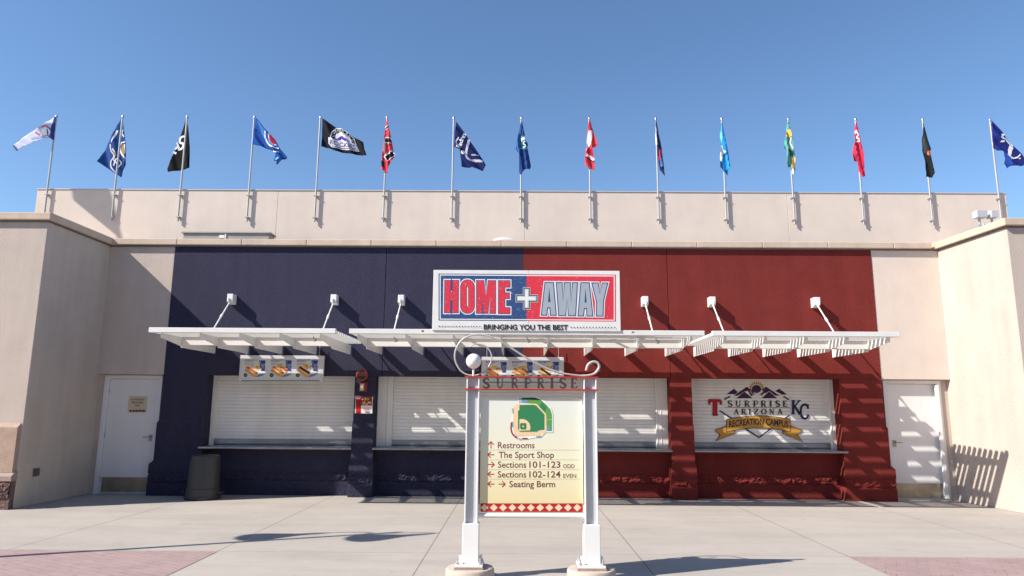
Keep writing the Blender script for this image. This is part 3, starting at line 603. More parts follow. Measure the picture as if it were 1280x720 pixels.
for xa, xb in ((1221.5, 1234.5), (1239.5, 1248)):
    x0, x1 = at(xa, 268, 12.2).x, at(xb, 268, 12.2).x; zb, zt2 = at(xa, 271.5, 12.2).z, at(xa, 262.5, 12.2).z
    h = MB().loft([[(x0, 12.2, zb), (x1, 12.2, zb), (x1, 12.2, zt2), (x0, 12.2, zt2)], [(x0, 12.32, zb), (x1, 12.32, zb), (x1, 12.32, zt2), (x0, 12.32, zt2)], [(x0+.03, 12.40, zb+.02), (x1-.03, 12.40, zb+.02), (x1-.03, 12.40, zt2-.02), (x0+.03, 12.40, zt2-.02)]]).build('lamp_housing', DUCTW, fl, bevel=.008)
    MB().tube([((x0+x1)/2, 12.3, 4.985), ((x0+x1)/2, 12.3, zb+.005)], .02).build('swivel', GALV, h)

# ================================================================ CANOPIES
ZS0, ZS1 = 2.83, 2.88
def canopy(x0, x1, fins, rods, lab, rusts=(), hooks=()):
    c = thing('slatted_canopy', lab, 'canopy', ((x0+x1)/2, D, 2.85), 'white slatted canopies')
    bx('fascia', (x0, x1, 11.215, 11.29, ZS0-.005, 2.905), WHITE, c, .004)
    s0 = None
    for i in range(14):
        y = 11.32+i*.1345
        if s0 is None: s0 = MB().box(x0+.004, x1-.004, y, y+.071, ZS0, ZS1).build('slat', WHITE, c)
        else:
            s = s0.copy(); COL.objects.link(s); s.parent = c; s.location.y = i*.1345
    f0 = None; prof = [(11.30, 2.827), (11.30, 2.752), (12.02, 2.668), (12.02, 2.645), (13.385, 2.648), (13.385, 2.827)]
    for fx in fins:
        if f0 is None: f0 = MB().extr(prof, fx-.007, fx+.007).build('fin', WHITE, c); fx0 = fx
        else:
            f = f0.copy(); COL.objects.link(f); f.parent = c; f.location.x = fx-fx0
    bm_ = MB(); ff = [x0+.02]+list(fins)+[x1-.02]
    for a, b in zip(fins[:-1], fins[1:]): bm_.box(a+.008, b-.008, 12.02, 12.10, 2.69, 2.826)
    bm_.build('cross_beam', WHITE, c)
    for rx in rods:
        r = MB().tube([(rx, 13.26, 3.66), (rx, 12.86, 3.28), (rx, 12.36, 2.80)], .013, 8).tube([(rx, 12.93, 3.347), (rx, 12.86, 3.28)], .022, 8).build('hanger_rod', WHITE, c, True)
        MB().loft([[(rx-.058, y, z-.10+dz), (rx+.058, y, z-.10+dz), (rx+.058, y, z+.09), (rx-.058, y, z+.09)] for y, z, dz in ((13.399, 3.70, 0), (13.32, 3.70, 0), (13.22, 3.70, .04))]).box(rx-.012, rx+.012, 13.14, 13.22, 3.62, 3.70).build('wall_bracket', WHITE, r, bevel=.008)
    rm = mat('rust_stain', (.26, .12, .06), .9, var=.3, vscale=60)
    for q in rusts:
        vs = [(q+math.cos(t*.7)*(.02+.016*random.random()), 11.2142, 2.872+math.sin(t*.7)*(.012+.012*random.random())) for t in range(9)]
        MB().add(vs, [tuple(range(9))]).build('rust_stain', rm, c)
    for q in hooks:
        MB().tube(smooth_pts([(q, 11.75, 2.83), (q, 11.75, 2.80), (q+.03, 11.75, 2.785), (q+.05, 11.75, 2.765), (q+.03, 11.75, 2.745), (q+.005, 11.75, 2.755)], 3), .006, 6).build('hook', INK, c)
    return c
canopy(-5.985, -2.945, (-5.82, -5.18, -4.53, -3.87, -3.21), (-5.54, -3.54), 'white slatted canopy over the navy left window', (), (-3.45,))
canopy(-2.723, 3.027, (-2.60, -1.81, -1.04, -.26, .52, 1.29, 2.07, 2.84), (-2.24, 2.46), 'widest white slatted canopy, carrying the split red and blue sign', (-1.53, 1.87), (-2.08, .17, 2.35))
canopy(3.156, 6.165, (3.39, 4.05, 4.71, 5.37, 6.04), (3.75, 5.75), 'white slatted canopy over the shutter with the emblem')

# ================================================================ HOME + AWAY SIGN
SG = thing('split_sign', 'white framed sign half blue and half red standing on the middle canopy', 'sign', (.15, 11.2, 2.86))
ys = 11.195
c0, c1 = at(542, 338, ys), at(774.5, 338, ys); zt_, zb_ = at(658, 338, ys).z, at(658, 413.5, ys).z
MB().box(c0.x, .187, ys, ys+.05, zb_, zt_).box(.191, c1.x, ys, ys+.05, zb_, zt_).build('sign_board', WHITE, SG, bevel=.004)
st = MB()
for xx in (-1.1, .15, 1.4): st.tube([(xx, ys+.05, zt_-.2), (xx, 12.05, 2.9)], .015, 8)
st.build('brace', WHITE, SG)
pr = Print(plane_px(ys), .00015, .001)
def lay(x0, y0, x1, y1, mt): pr.put(rect(x0, y0, x1, y1), mt)
tilt = lambda sh: ([(x, y+(x-658)*.006) for x, y in sh[0]], sh[1])
oldput = pr.put
def tput(sh, mt): return oldput(tilt(sh), mt)
pr.put = tput
lay(548.2, 342.6, 658, 401.2, PLINE); lay(658, 342.6, 769.8, 401.2, PRED)
lay(549.6, 343.7, 768.4, 400.1, PW)
lay(550.8, 344.9, 658.2, 399, PBLUE); lay(658.2, 344.9, 767.2, 399, PRED)
q = sub(535, 330, 8)
Hp = [(170, 170), (225, 170), (225, 290), (248, 290), (248, 170), (305, 170), (300, 490), (245, 490), (245, 345), (224, 345), (222, 490), (165, 490)]
def roundrect(x0, y0, x1, y1, rx, ry):
    return circle(x1-rx, y0+ry, rx, ry, 7, -math.pi/2, 0)+circle(x1-rx, y1-ry, rx, ry, 7, 0, math.pi/2)+circle(x0+rx, y1-ry, rx, ry, 7, math.pi/2, math.pi)+circle(x0+rx, y0+ry, rx, ry, 7, math.pi, 1.5*math.pi)
Op = roundrect(328, 165, 462, 494, 62, 70); Oh = roundrect(386, 225, 406, 436, 10, 22)
Mp = [(488, 170), (556, 170), (580, 330), (604, 170), (674, 170), (674, 494), (622, 494), (624, 300), (596, 494), (562, 494), (538, 300), (540, 494), (486, 494)]
Ep = [(708, 170), (818, 170), (818, 230), (766, 230), (766, 292), (812, 292), (812, 344), (766, 344), (766, 440), (818, 440), (818, 496), (706, 496)]
for P_, dx in ((Hp, 0), (Op, 0), (Mp, 0), (Ep, 0)): pr.put(poly(q(grow(P_, 16))), PW)
for P_ in (Hp, Op, Mp, Ep): pr.put(poly(q(grow(P_, 7))), PLINE)
for P_ in (Hp, Mp, Ep): pr.put(poly(q(P_)), PRED)
pr.put(poly(q(Op), [q(Oh)]), PRED); pr.put(poly(q(grow(Oh, -5))), PW)
for g, mt in ((5, PW), (2, PDGREY), (-12, PW)):
    pl = grow([(970, 245), (1028, 245), (1028, 312), (1084, 312), (1084, 376), (1028, 376), (1028, 440), (970, 440), (970, 376), (888, 376), (888, 312), (970, 312)], 0)
    pl = [(880, 310), (955, 310), (955, 238), (1018, 238), (1018, 310), (1094, 310), (1094, 378), (1018, 378), (1018, 450), (955, 450), (955, 378), (880, 378)]
    pr.put(poly(q(grow(pl, g))), mt)
pr.put(poly(q(grow(pl, -17))), PDGREY); pr.put(poly(q(grow(pl, -19))), PW)
q = sub(655, 330, 8)
A1 = [(214, 188), (290, 188), (318, 506), (268, 506), (264, 432), (232, 432), (224, 506), (178, 506)]
A2 = [(573, 188), (648, 188), (684, 512), (634, 512), (630, 436), (600, 436), (590, 512), (545, 512)]
Wp = [(328, 188), (376, 188), (392, 380), (408, 188), (458, 188), (470, 380), (490, 188), (530, 188), (512, 510), (450, 510), (430, 350), (412, 510), (352, 510)]
Yp = [(684, 190), (738, 190), (758, 300), (786, 190), (832, 190), (792, 360), (786, 512), (728, 512), (730, 372)]
for P_ in (A1, Wp, A2, Yp): pr.put(poly(q(grow(P_, 19))), PW)
for P_ in (A1, Wp, A2, Yp): pr.put(poly(q(grow(P_, 10))), PLINE)
for P_ in (A1, Wp, A2, Yp): pr.put(poly(q(P_)), PGREY)
for P_ in ([(244, 375), (252, 240), (262, 375)], [(608, 378), (614, 245), (624, 378)]): pr.put(poly(q(grow(P_, 3))), PLINE)
pr.put(text('BRINGING YOU THE BEST', 604.5, 412.0, 6.4, 105.5, .03), INK)
for i in range(15):
    pr.put(ellipse(549+i*3.63, 408.6, .8, .8), INK); pr.put(ellipse(714+i*3.9, 408.8, .8, .8), INK)
RUST = cm('rust', (150, 84, 52))
pr.build('sign_print', SG)

# ================================================================ MENU BOARDS
BUN = cm('menu_bun', (214, 158, 92)); BUN2 = cm('menu_bun_light', (240, 212, 160)); DOG = cm('menu_sausage', (176, 70, 40)); DOG2 = cm('menu_dark_sausage', (62, 34, 24)); FRY = cm('menu_fries', (226, 182, 60)); FRY2 = cm('menu_fries_dark', (190, 138, 44))
CUP = cm('menu_cup', (44, 66, 128)); CUPL = cm('menu_cup_light', (150, 170, 215)); MSH = cm('menu_blue_shade', (84, 134, 178)); MBG = cm('menu_background', (206, 208, 212)); GRN = cm('menu_green', (120, 190, 60)); MTX = cm('menu_text', (84, 86, 92))
def menu_board(x0, y0, lab):
    yb = 13.30; a, b = at(x0-.5, y0, yb), at(x0+102.5, y0+33, yb)
    mb = thing('menu_board', lab, 'menu board', (a.x, yb, b.z), 'hot dog menu boards')
    bx('board_frame', (a.x, b.x, yb, yb+.06, b.z, a.z), mat('board_frame_paint', (.60, .60, .60), .4), mb, .004)
    MB().tube([(a.x+.1, yb+.03, a.z), (a.x+.1, yb+.03, 2.829)], .006, 6).tube([(b.x-.1, yb+.03, a.z), (b.x-.1, yb+.03, 2.829)], .006, 6).build('hanger', GALV, mb)
    ox, oy, k = x0-301+290, y0-444+435, 10.667; q = sub(ox, oy, k); qs = subs(ox, oy, k)
    pr = Print(plane_px(yb), .00008, .001)
    pr.put(qs(rect(128, 100, 1190, 455)), MBG)
    for i in range(3):
        dx = i*348; s = lambda p: q([(x+dx, y) for x, y in p])
        pr.put(poly(s([(160, 300), (230, 285), (450, 340), (400, 372), (330, 392)])), MSH); pr.put(poly(s([(300, 330), (400, 290), (452, 335), (340, 352)])), PW)
        for j in range(13):
            fx = 235+random.random()*140; fy = 222+random.random()*34+max(0, fx-300)*.45; an = random.uniform(-.9, 1.1)
            pr.put(qs(stroke([(fx+dx, fy), (fx+dx+46*math.cos(an), fy+46*math.sin(an)*.8)], 13)), FRY if j % 3 else FRY2)
        pr.put(poly(s([(362, 165), (448, 165), (436, 308), (388, 308)])), CUP)
        for j in range(5):
            cx = 378+j*15; pr.put(qs(stroke([(cx+dx, 178+(j*37) % 40), (cx+dx+6-j, 210+(j*37) % 40)], 9)), CUPL)
        for j in range(4): pr.put(qs(stroke([(392+j*11+dx, 262-(j*23) % 30), (394+j*10+dx, 285-(j*23) % 30)], 7)), CUPL)
        rot = math.radians(40); pr.put(ellipse(*s([(262, 318)])[0], 98/k, 44/k, rot), BUN); pr.put(ellipse(*s([(278, 300)])[0], 88/k, 27/k, rot), BUN2)
        pr.put(qs(stroke([(x+dx, y) for x, y in smooth_pts([(205, 252), (270, 296), (338, 342)])], 30)), DOG2 if i == 2 else DOG)
        if i != 2: pr.put(qs(stroke([(x+dx, y) for x, y in smooth_pts([(215, 258), (240, 270), (270, 296), (300, 312), (325, 332)])], 6)), BUN)
        if i == 1:
            pr.put(ellipse(*s([(345, 292)])[0], 66/k, 30/k, rot), BUN2); pr.put(qs(stroke([(x+dx, y) for x, y in [(300, 250), (345, 278), (392, 312)]], 24)), DOG); pr.put(qs(stroke([(x+dx, y) for x, y in [(310, 268), (350, 300), (385, 330)]], 12)), BUN)
        pr.put(ellipse(*s([(180, 362)])[0], 26/k, 26/k), INK); pr.put(qs(stroke([(x+dx, y) for x, y in [(170, 360), (178, 372), (192, 350)]], 8)), GRN)
        for yy, x1_ in ((160, 345), (176, 290), (205, 260), (218, 235)):
            xx = 170
            while xx < x1_:
                wd = random.choice((18, 26, 34)); pr.put(qs(stroke([(xx+dx, yy), (min(xx+wd, x1_)+dx, yy)], 8 if yy < 190 else 4)), MTX); xx += wd+8
    xx = 130
    while xx < 1170:
        wd = random.choice((10, 16, 22)); pr.put(qs(stroke([(xx, 437), (xx+wd, 437)], 12)), MTX); xx += wd+4
    pr.build('menu_print', mb)
menu_board(301, 444, 'hot dog menu board over the left shutter, fully in view')
menu_board(602.5, 446, 'hot dog menu board partly hidden behind the wayfinding sign')

# alarm horn and poster on the navy pier
AR = mat('alarm_red', (.22, .025, .025), .35)
h = thing('alarm_horn', 'round dark red alarm horn on the narrow navy pier', 'alarm', (-2.95, 13.39, 2.25))
hx, hz = -2.955, 2.255
MB().loft([[(hx+r*math.cos(t*math.pi/16), y, hz+r*math.sin(t*math.pi/16)) for t in range(32)][::-1] for r, y in ((.105, 13.399), (.115, 13.36), (.115, 13.33), (.098, 13.318), (.085, 13.318))], False).add([(hx+.1151*math.cos(t*math.pi/16), 13.398, hz+.1151*math.sin(t*math.pi/16)) for t in range(32)], [tuple(range(32))]).build('horn_rim', AR, h, True)
MB().loft([[(hx+r*math.cos(t*math.pi/12), y, hz+r*math.sin(t*math.pi/12)) for t in range(24)][::-1] for r, y in ((.086, 13.32), (.05, 13.36), (.03, 13.375))]).build('horn_cone', mat('horn_dark', (.05, .012, .012), .4), h, True)
MB().ball((hx, 13.35, hz), .026, 14, 8).build('horn_centre', PGREY, h, True)
a_ = thing('alarm_strobe', 'small red and white strobe light under the alarm horn', 'alarm', (-2.93, 13.39, 2.02))
MB().box(-3.005, -2.845, 13.35, 13.399, 1.945, 2.115).build('base_box', AR, a_, bevel=.006)
MB().loft([[(-2.985, 13.349, 1.96), (-2.905, 13.349, 1.96), (-2.905, 13.349, 2.10), (-2.985, 13.349, 2.10)], [(-2.97, 13.315, 1.98), (-2.92, 13.315, 1.98), (-2.92, 13.315, 2.08), (-2.97, 13.315, 2.08)]]).build('strobe_lens', mat('strobe_lens', (.62, .50, .36), .15), a_, bevel=.004)
po = thing('poster', 'small red and white poster with food photos on the narrow navy pier', 'poster', (-2.91, 13.39, 1.53))
p0, p1 = at(444.5, 496, 13.392), at(465.3, 517, 13.392)
bx('sheet', (p0.x, p1.x, 13.391, 13.399, p1.z, p0.z), PW, po, 0)
pr = Print(plane_px(13.391), .0005, .0008); q = sub(435, 450, 6.54); qs = subs(435, 450, 6.54)
PR1 = cm('poster_red', (196, 34, 34)); PR2 = cm('poster_photo', (132, 84, 66)); PR3 = cm('poster_dark_red', (140, 30, 34))
pr.put(qs(rect(63, 302, 106, 438)), PR1); pr.put(qs(rect(106, 302, 197, 372)), PR3); pr.put(qs(rect(68, 330, 102, 372)), PR3)
for i in range(14): pr.put(qs(ellipse(115+random.random()*74, 312+random.random()*50, 6+random.random()*9, 5+random.random()*7)), (PR2, BUN, PW, FRY2)[i % 4])
pr.put(qs(stroke([(70, 315), (98, 315)], 7)), PW); pr.put(qs(stroke([(115, 396), (188, 396)], 5)), PR1); pr.put(qs(stroke([(130, 410), (176, 410)], 4)), MTX); pr.put(qs(stroke([(140, 427), (176, 427)], 8)), PR3); pr.put(qs(stroke([(70, 425), (98, 425)], 5)), PR3)
pr.build('poster_print', po)

# notice on the left door
no = thing('door_notice', 'small tan notice with a checked border on the left door', 'notice', (-7.38, 13.56, 1.7))
n0, n1 = at(161.5, 495, 13.561), at(182.5, 515.5, 13.561)
bx('plate', (n0.x, n1.x, 13.558, 13.5645, n1.z, n0.z), cm('notice_tan', (205, 190, 160)), no, 0)
NB = cm('notice_brown', (96, 58, 44))
for s_, yy, x0, x1 in (('AUTHORIZED', 500.5, 163.5, 180.5), ('PERSONNEL', 504.2, 164.5, 179.5), ('ONLY', 507.9, 169, 175)):
    Print(plane_px(13.558), .0005, .0008).put(text(s_, x0, yy, 2.3, x1-x0, .02), NB).build('notice_lettering', no)
pr = Print(plane_px(13.558), .0003, .0008)
for i in range(10):
    if i % 2 == 0: pr.put(rect(162+i*2.02, 512.2, 162+i*2.02+2.02, 515), NB)
    else: pr.put(poly([(162+i*2.02, 513.6), (163+i*2.02, 512.2), (164+i*2.02, 513.6), (163+i*2.02, 515)]), NB)
pr.build('notice_border', no)

# upturned bin
bn = thing('trash_bin', 'dark grey plastic bin standing upside down before the navy wall', 'bin', (-5.66, 12.98, 0))
MB().lathe((-5.66, 12.98, 0), [(.30, 0), (.308, .015), (.308, .055), (.296, .065), (.290, .185), (.275, .20), (.250, .70), (.24, .76), (.22, .775), (.001, .775)], 40).build('bin_body', BIN, bn, True)
for s_ in (-1, 1): MB().tube([(-5.66+s_*.30, 12.90, .13), (-5.66+s_*.355, 12.92, .11), (-5.66+s_*.355, 13.04, .11), (-5.66+s_*.30, 13.06, .13)], .016, 8).build('bin_handle', BIN, bn, True)

# ================================================================ WAYFINDING SIGN
YW = 7.22
def ax(x, y=560): return at(x, y, YW).x
def az(y, x=660): return at(x, y, YW).z
WF = thing('wayfinding_sign', 'cream stadium directory sign on two white posts with a wire scroll on top', 'sign', (.15, YW, 0))
CONC = mat('pedestal_concrete', (.50, .42, .35), .9, var=.1, vscale=9, bump=.3, bscale=60, stain=.12)
SW = mat('sign_white_paint', (.80, .80, .79), .35, var=.02)
SGY = mat('post_web_grey', (.50, .51, .54), .45)
xl, xr = ax(590.5, 560), ax(738, 560)
zpt = .105
for xx in (xl, xr):
    p = MB().lathe((xx-.005, YW, 0), [(.235, 0), (.24, .02), (.24, zpt-.02), (.225, zpt), (.001, zpt)], 40).build('pedestal', CONC, WF, True)
    b = MB().box(xx-.15, xx+.13, YW-.13, YW+.13, zpt, zpt+.02).build('grout_pad', CAPST, p)
    bx('base_plate', (xx-.145, xx+.125, YW-.125, YW+.125, zpt+.021, zpt+.045), SW, p, .003)
    bo = MB()
    for sx in (-.12, .10):
        for sy in (-.10, .10): bo.lathe((xx+sx, YW+sy, zpt+.045), [(.018, 0), (.018, .02), (.009, .022), (.009, .055), (.001, .057)], 6)
    bo.build('anchor_bolt', GALV, p)
    t = az(471)
    po_ = MB(); z0 = .47
    po_.box(xx-.066, xx-.052, YW-.055, YW+.055, z0, t).box(xx+.052, xx+.066, YW-.055, YW+.055, z0, t)
    po_ = po_.build('post', SW, WF, bevel=.003)
    bx('post_web', (xx-.0515, xx+.0515, YW-.022, YW+.022, z0, t), SGY, po_, 0)
    bx('post_sleeve', (xx-.082, xx+.082, YW-.07, YW+.07, zpt+.046, az(654)), SW, po_, .006)
    MB().box(xx-.11, xx-.083, YW-.008, YW+.008, zpt+.046, zpt+.11).box(xx+.083, xx+.11, YW-.008, YW+.008, zpt+.046, zpt+.11).build('gusset', SW, po_)
# panel
px0, px1 = ax(600.5), ax(728.5); pz0, pz1 = az(640), az(498.5)
def panel_mat():
    m = bpy.data.materials.new('directory_print'); m.use_nodes = True; t = m.node_tree; n = t.nodes; l = t.links; b = n['Principled BSDF']; b.inputs['Roughness'].default_value = .4
    tc = n.new('ShaderNodeTexCoord'); sx = n.new('ShaderNodeSeparateXYZ'); l.new(tc.outputs['Object'], sx.inputs[0])
    r = n.new('ShaderNodeMapRange'); r.inputs[1].default_value = pz0; r.inputs[2].default_value = pz1; l.new(sx.outputs[2], r.inputs[0])
    cr = n.new('ShaderNodeValToRGB'); cr.color_ramp.elements[0].color = (*L((229, 211, 160)), 1); cr.color_ramp.elements[1].color = (*L((226, 230, 222)), 1)
    e = cr.color_ramp.elements.new(.45); e.color = (*L((234, 228, 196)), 1); l.new(r.outputs[0], cr.inputs[0]); l.new(cr.outputs[0], b.inputs['Base Color']); return m
pn = MB().box(px0, px1, YW-.012, YW+.012, pz0, pz1).build('directory_panel', panel_mat(), WF, bevel=.002)
for a_, b_, t_, ya, yb_ in ((px0-.035, px0-.001, .02, 646, 631), (px1+.001, px1+.035, .02, 646, 631), (px0-.05, px0-.001, .012, 512, 506), (px1+.001, px1+.05, .012, 512, 506)):
    MB().box(a_, b_, YW-t_, YW+t_, az(ya), az(yb_)).build('panel_clip', SW, WF)
MB().tube([(xl+.06, YW, az(644.5)), (xr-.06, YW, az(644.5))], .026, 16).build('bottom_rail', SW, WF, True)
RR = mat('rail_red', (.42, .045, .03), .4)
for yy in (471.5, 487):
    MB().box(ax(581.5, yy), ax(747, yy), YW-.065, YW+.065, az(yy)-.007, az(yy)+.007).build('red_rail', RR, WF, bevel=.002)
# metal letters
LET = mat('letter_metal', (.20, .175, .165), .5, metal=.3)
for ch, cx, wd in zip('SURPRISE', (607.7, 625, 643.5, 659.5, 676, 690, 703.5, 717.5), (8, 9.5, 9.5, 8.5, 9.5, 4.6, 8, 8.5)):
    b = MB(); top = az(473.2); bot = az(485.6)
    for j, (vs, fs) in enumerate(glyph(ch, cx-wd/2, 473, wd, 12.2, 1.35)):
        P = [at(x, y, YW) for x, y in vs]
        f_ = [(p.x, YW-.012-j*.0005, p.z) for p in P]; g_ = [(p.x, YW+.012+j*.0005, p.z) for p in P]; n = len(P); F = []
        ec = {}
        for f in fs:
            F += [f, tuple(i+n for i in f[::-1])]
            for i in range(len(f)):
                e = (f[i], f[(i+1) % len(f)]); ec[e] = 1
        for (i, j2) in ec:
            if (j2, i) not in ec: F.append((j2, i, i+n, j2+n))
        b.add(f_+g_, F)
    b.build('metal_letter', LET, WF)
    MB().box(at(cx, 486, YW).x-.022, at(cx, 486, YW).x+.022, YW-.008, YW+.008, az(487)+.0072, az(485.6)).build('letter_foot', SW, WF)
# ball and scroll
bc = at(592, 451.5, YW); MB().ball(bc, .078, 32, 18).build('ball_finial', SW, WF, True)
MB().tube([(bc.x, YW, az(471)), (bc.x, YW, bc.z-.07)], .011, 10).build('ball_stem', SW, WF, True)
SCR = mat('scroll_steel', (.50, .48, .45), .45, metal=.25)
sc = [(180, 180), (205, 166), (245, 160), (300, 176), (335, 215), (350, 265), (335, 325), (290, 380), (225, 410), (150, 404), (90, 360), (55, 275), (66, 195), (115, 125), (190, 90), (270, 86), (350, 106), (440, 150), (530, 208), (640, 278), (760, 342), (890, 388), (1000, 408), (1100, 414), (1170, 398), (1208, 350), (1198, 312), (1160, 302), (1122, 325), (1105, 372)]
sp = smooth_pts([(560+x/6.4, 405+y/6.4) for x, y in sc], 5); n = len(sp)
MB().tube([at(x, y, YW) for x, y in sp], [.006+.004*min(1, i/(n*.55))+(.003 if i > n*.78 else 0) for i in range(n)], 10).build('scroll', SCR, WF, True)
# printed directory
pr = Print(plane_px(YW-.012), .00006, .0005)
TX = cm('directory_brown', (140, 44, 48)); TX2 = cm('directory_maroon', (112, 62, 62)); ARW = cm('directory_red', (176, 38, 48)); CREAM = cm('directory_cream', (238, 208, 168)); RULE = cm('directory_rule', (196, 198, 176))
for s_, x0, x1, yb, c in (('Restrooms', 622.4, 668.2, 560.3, 8.1), ('The Sport Shop', 623.3, 692.5, 572.4, 8.1), ('Sections', 622.4, 657.8, 584.6, 8.2), ('101-123', 661.6, 700.4, 584.6, 8.2), ('Sections', 622.2, 657.8, 596.8, 8.2), ('102-124', 661.6, 700.6, 596.8, 8.2), ('Seating Berm', 636.7, 694, 608.9, 8.1)):
    pr.put(text(s_, x0, yb, c, x1-x0, .012), TX2)
pr.put(text('ODD', 704, 585.1, 5.1, 14.2, .006), TX2); pr.put(text('EVEN', 704.2, 597.2, 5.1, 16, .006), TX2)
def arrow(cx, cy, ang):
    c, s = math.cos(ang), math.sin(ang); r = lambda p: [(cx+x*c-y*s, cy+x*s+y*c) for x, y in p]
    pr.put(stroke(r([(-4.2, 0), (3.6, 0)]), 1.05), ARW); pr.put(stroke(r([(.2, -3.6), (4.2, 0)]), 1.15), ARW); pr.put(stroke(r([(.2, 3.6), (4.2, 0)]), 1.15), ARW)
for cx, cy, a in ((613.7, 556.2, -math.pi/2), (613.7, 568.4, math.pi), (613.7, 580.6, 0), (613.7, 592.8, math.pi), (613.7, 605, math.pi), (627.3, 605, 0)): arrow(cx, cy, a)
for yy in (562.2, 574.4, 586.4, 598.4): pr.put(rect(609.5, yy, 726, yy+.35), RULE)
nD = 11; dw = (728.2-600.8)/nD
pr.put(rect(600.7, 629.2, 728.3, 639.9), ARW)
for i in range(nD):
    cx = 600.8+(i+.42)*dw; x0 = max(600.8, cx-dw*.42); pr.put(poly([(x0, 634.5), (cx, 630), (min(cx+dw*.42, 728.2), 634.5), (cx, 639.2)]), CREAM)
q = sub(596, 490, 9.143); qs = subs(596, 490, 9.143)
G1 = cm('map_green', (52, 128, 84)); G2 = cm('map_light_green', (92, 156, 76)); G3 = cm('map_dark_green', (28, 74, 48)); SAND = cm('map_sand', (240, 206, 164)); YEL = cm('map_yellow', (232, 204, 140)); MRED = cm('map_red', (150, 44, 56)); MBL = cm('map_blue', (104, 150, 190)); MGR = cm('map_grey', (176, 180, 186)); WB = cm('map_white', (236, 238, 240))
pr.put(poly(q([(472, 58), (690, 56), (780, 100), (850, 180), (870, 250), (870, 462), (790, 462), (740, 510), (560, 540), (430, 520), (385, 440), (385, 340), (420, 180), (472, 140)])), WB)
pr.put(poly(q([(480, 64), (515, 64), (515, 130), (480, 130)])), MGR)
pr.put(poly(q([(515, 64), (660, 62), (720, 80), (800, 150), (845, 205), (860, 260), (860, 448), (800, 448), (795, 260), (680, 135), (515, 125)])), G2)
pr.put(poly(q([(515, 64), (660, 62), (712, 80), (690, 90), (560, 82), (515, 82)])), G3)
pr.put(poly(q([(745, 115), (800, 180), (775, 230), (715, 165)])), G1); pr.put(qs(rect(515, 92, 580, 122)), MBL); pr.put(qs(rect(806, 390, 830, 446)), MBL); pr.put(qs(stroke([(800, 315), (855, 315)], 3)), SAND)
pr.put(poly(q([(440, 150), (475, 140), (475, 215), (460, 230), (460, 430), (480, 470), (700, 470), (735, 445), (790, 455), (745, 492), (600, 500), (470, 515), (425, 470), (412, 400), (415, 200)])), SAND)
for i in range(8): pr.put(qs(rect(424, 200+i*27, 444, 214+i*27)), YEL)
for i in range(8): pr.put(qs(rect(480+i*32, 484, 502+i*32, 502)), YEL)
pr.put(poly(q([(476, 135), (660, 132), (690, 142), (790, 250), (795, 440), (770, 460), (720, 445), (700, 465), (480, 465), (463, 440), (463, 215), (478, 205)])), SAND)
pr.put(poly(q([(488, 148), (655, 146), (680, 156), (768, 250), (775, 262), (775, 432), (710, 440), (690, 456), (490, 456), (470, 436), (470, 218), (486, 206)])), G1)
pr.put(poly(q([(488, 312), (530, 308)]+circle(520, 405, 92, 95, 10, -math.pi/2+.1, .25)+[(610, 437), (488, 442)])), SAND)
pr.put(poly(q(roundrect(494, 355, 568, 430, 14, 14))), G1); pr.put(qs(ellipse(530, 393, 10, 9)), SAND); pr.put(qs(ellipse(492, 432, 15, 14)), SAND)
pr.put(qs(stroke(smooth_pts([(395, 345), (392, 430), (415, 490), (460, 525)]), 16)), MRED); pr.put(qs(stroke([(515, 532), (580, 530)], 14)), MRED); pr.put(qs(stroke([(470, 535), (510, 538)], 12)), MGR); pr.put(qs(stroke([(412, 185), (412, 245)], 10)), MBL); pr.put(qs(stroke([(408, 340), (410, 400)], 10)), MBL); pr.put(qs(stroke([(680, 512), (735, 508)], 9)), MBL); pr.put(qs(stroke([(425, 480), (460, 510)], 10)), MGR)
pr.build('directory_lettering', pn)

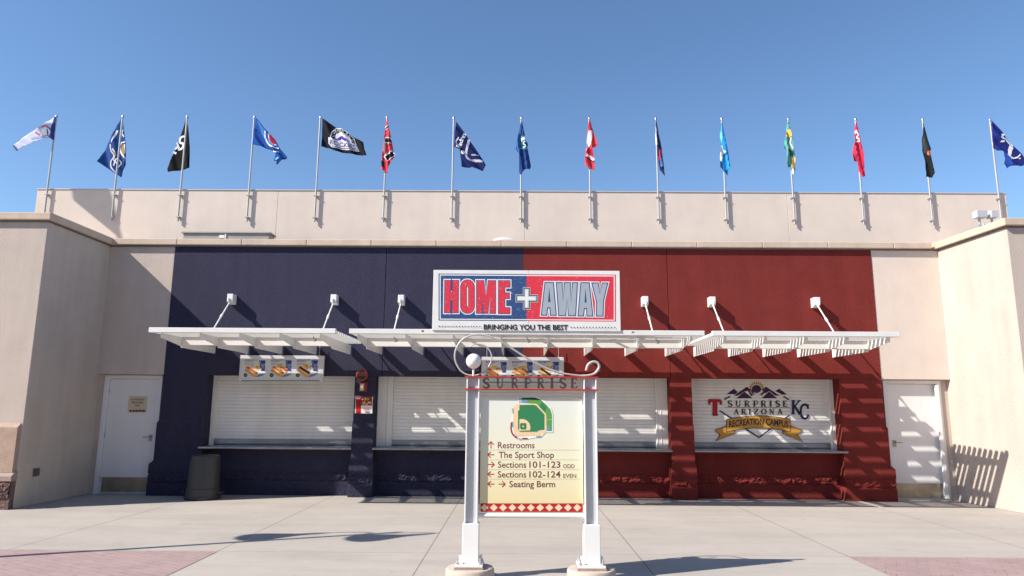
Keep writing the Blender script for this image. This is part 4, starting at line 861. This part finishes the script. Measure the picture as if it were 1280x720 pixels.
# ================================================================ OUT OF FRAME: LAMP READ FROM ITS SHADOW, ADDED SHADE BLOCKERS
lp = thing('street_lamp', 'grey street lamp with two bell shades whose shadow crosses the paving', 'street lamp', (-7.35, 7.28, 0))
MB().tube([(-7.35, 7.28, 0), (-7.35, 7.28, 5.1)], [.06, .035], 12).build('pole', GALV, lp, True)
for s_ in (-1, 1):
    ar = MB().tube(smooth_pts([(-7.35, 7.28, 4.75), (-7.35+s_*.3, 7.28, 5.0), (-7.35+s_*.62, 7.28, 4.98), (-7.35+s_*.70, 7.28, 4.85)]), .02, 8).build('arm', GALV, lp, True)
    MB().lathe((-7.35+s_*.70, 7.28, 4.15), [(.001, .02), (.20, .02), (.26, 0), (.25, .06), (.17, .22), (.08, .40), (.04, .70), (.001, .72)], 24).build('lamp_shade', GALV, lp, True)
gs = thing('sky_blocker', 'added long concrete block behind the viewer, dimming sky light on the facade', 'sky_blocker', (0, -14, 0))  # unseen block, added to cut the sky light reaching the facade
MB().box(-45, 45, -24, -14, 0, 9).build('blocker_wall', mat('blocker_concrete', (.30, .27, .25), .9, bump=.3), gs, bevel=.02)
MB().extr([(-10, 9.3), (-10, 9.9), (-24, 11.5), (-24, 10.9)], -45, 45).build('roof', GALV, gs, bevel=.02)
gc = MB()
for i in range(10): gc.box(-40.5+i*9, -39.9+i*9, -11, -10.4, 0, 9.35)
gc.build('column', WHITE, gs, bevel=.02)
# made-up sheet above the left wing roof, outlined backwards from the parapet shadow
k_ = 1.55; sh_ = Vector((2.33, 1, -2.05))*k_
tri = [at(x, y, 14.5)-sh_ for x, y in ((150, 298), (143, 262), (136, 237), (118, 170), (60, 170), (91, 225), (95, 253))]
sa = thing('shadow_caster', 'added tan sheet on a leaning mast, outlined to cast the parapet shadow', 'caster', (tri[0].x, tri[0].y, ZT+.15))
n = len(tri); MB().add([p for p in tri]+[p+Vector((0, .03, 0)) for p in tri], [tuple(range(n)), tuple(range(n, 2*n))[::-1]]+[(i, n+i, n+(i+1) % n, (i+1) % n) for i in range(n)]).build('caster_sheet', cm('caster_tan', (200, 185, 160)), sa)
MB().tube([(tri[0].x+.25, tri[0].y, ZT+.15), tri[0], tri[3]], .03, 8).build('mast', GALV, sa)
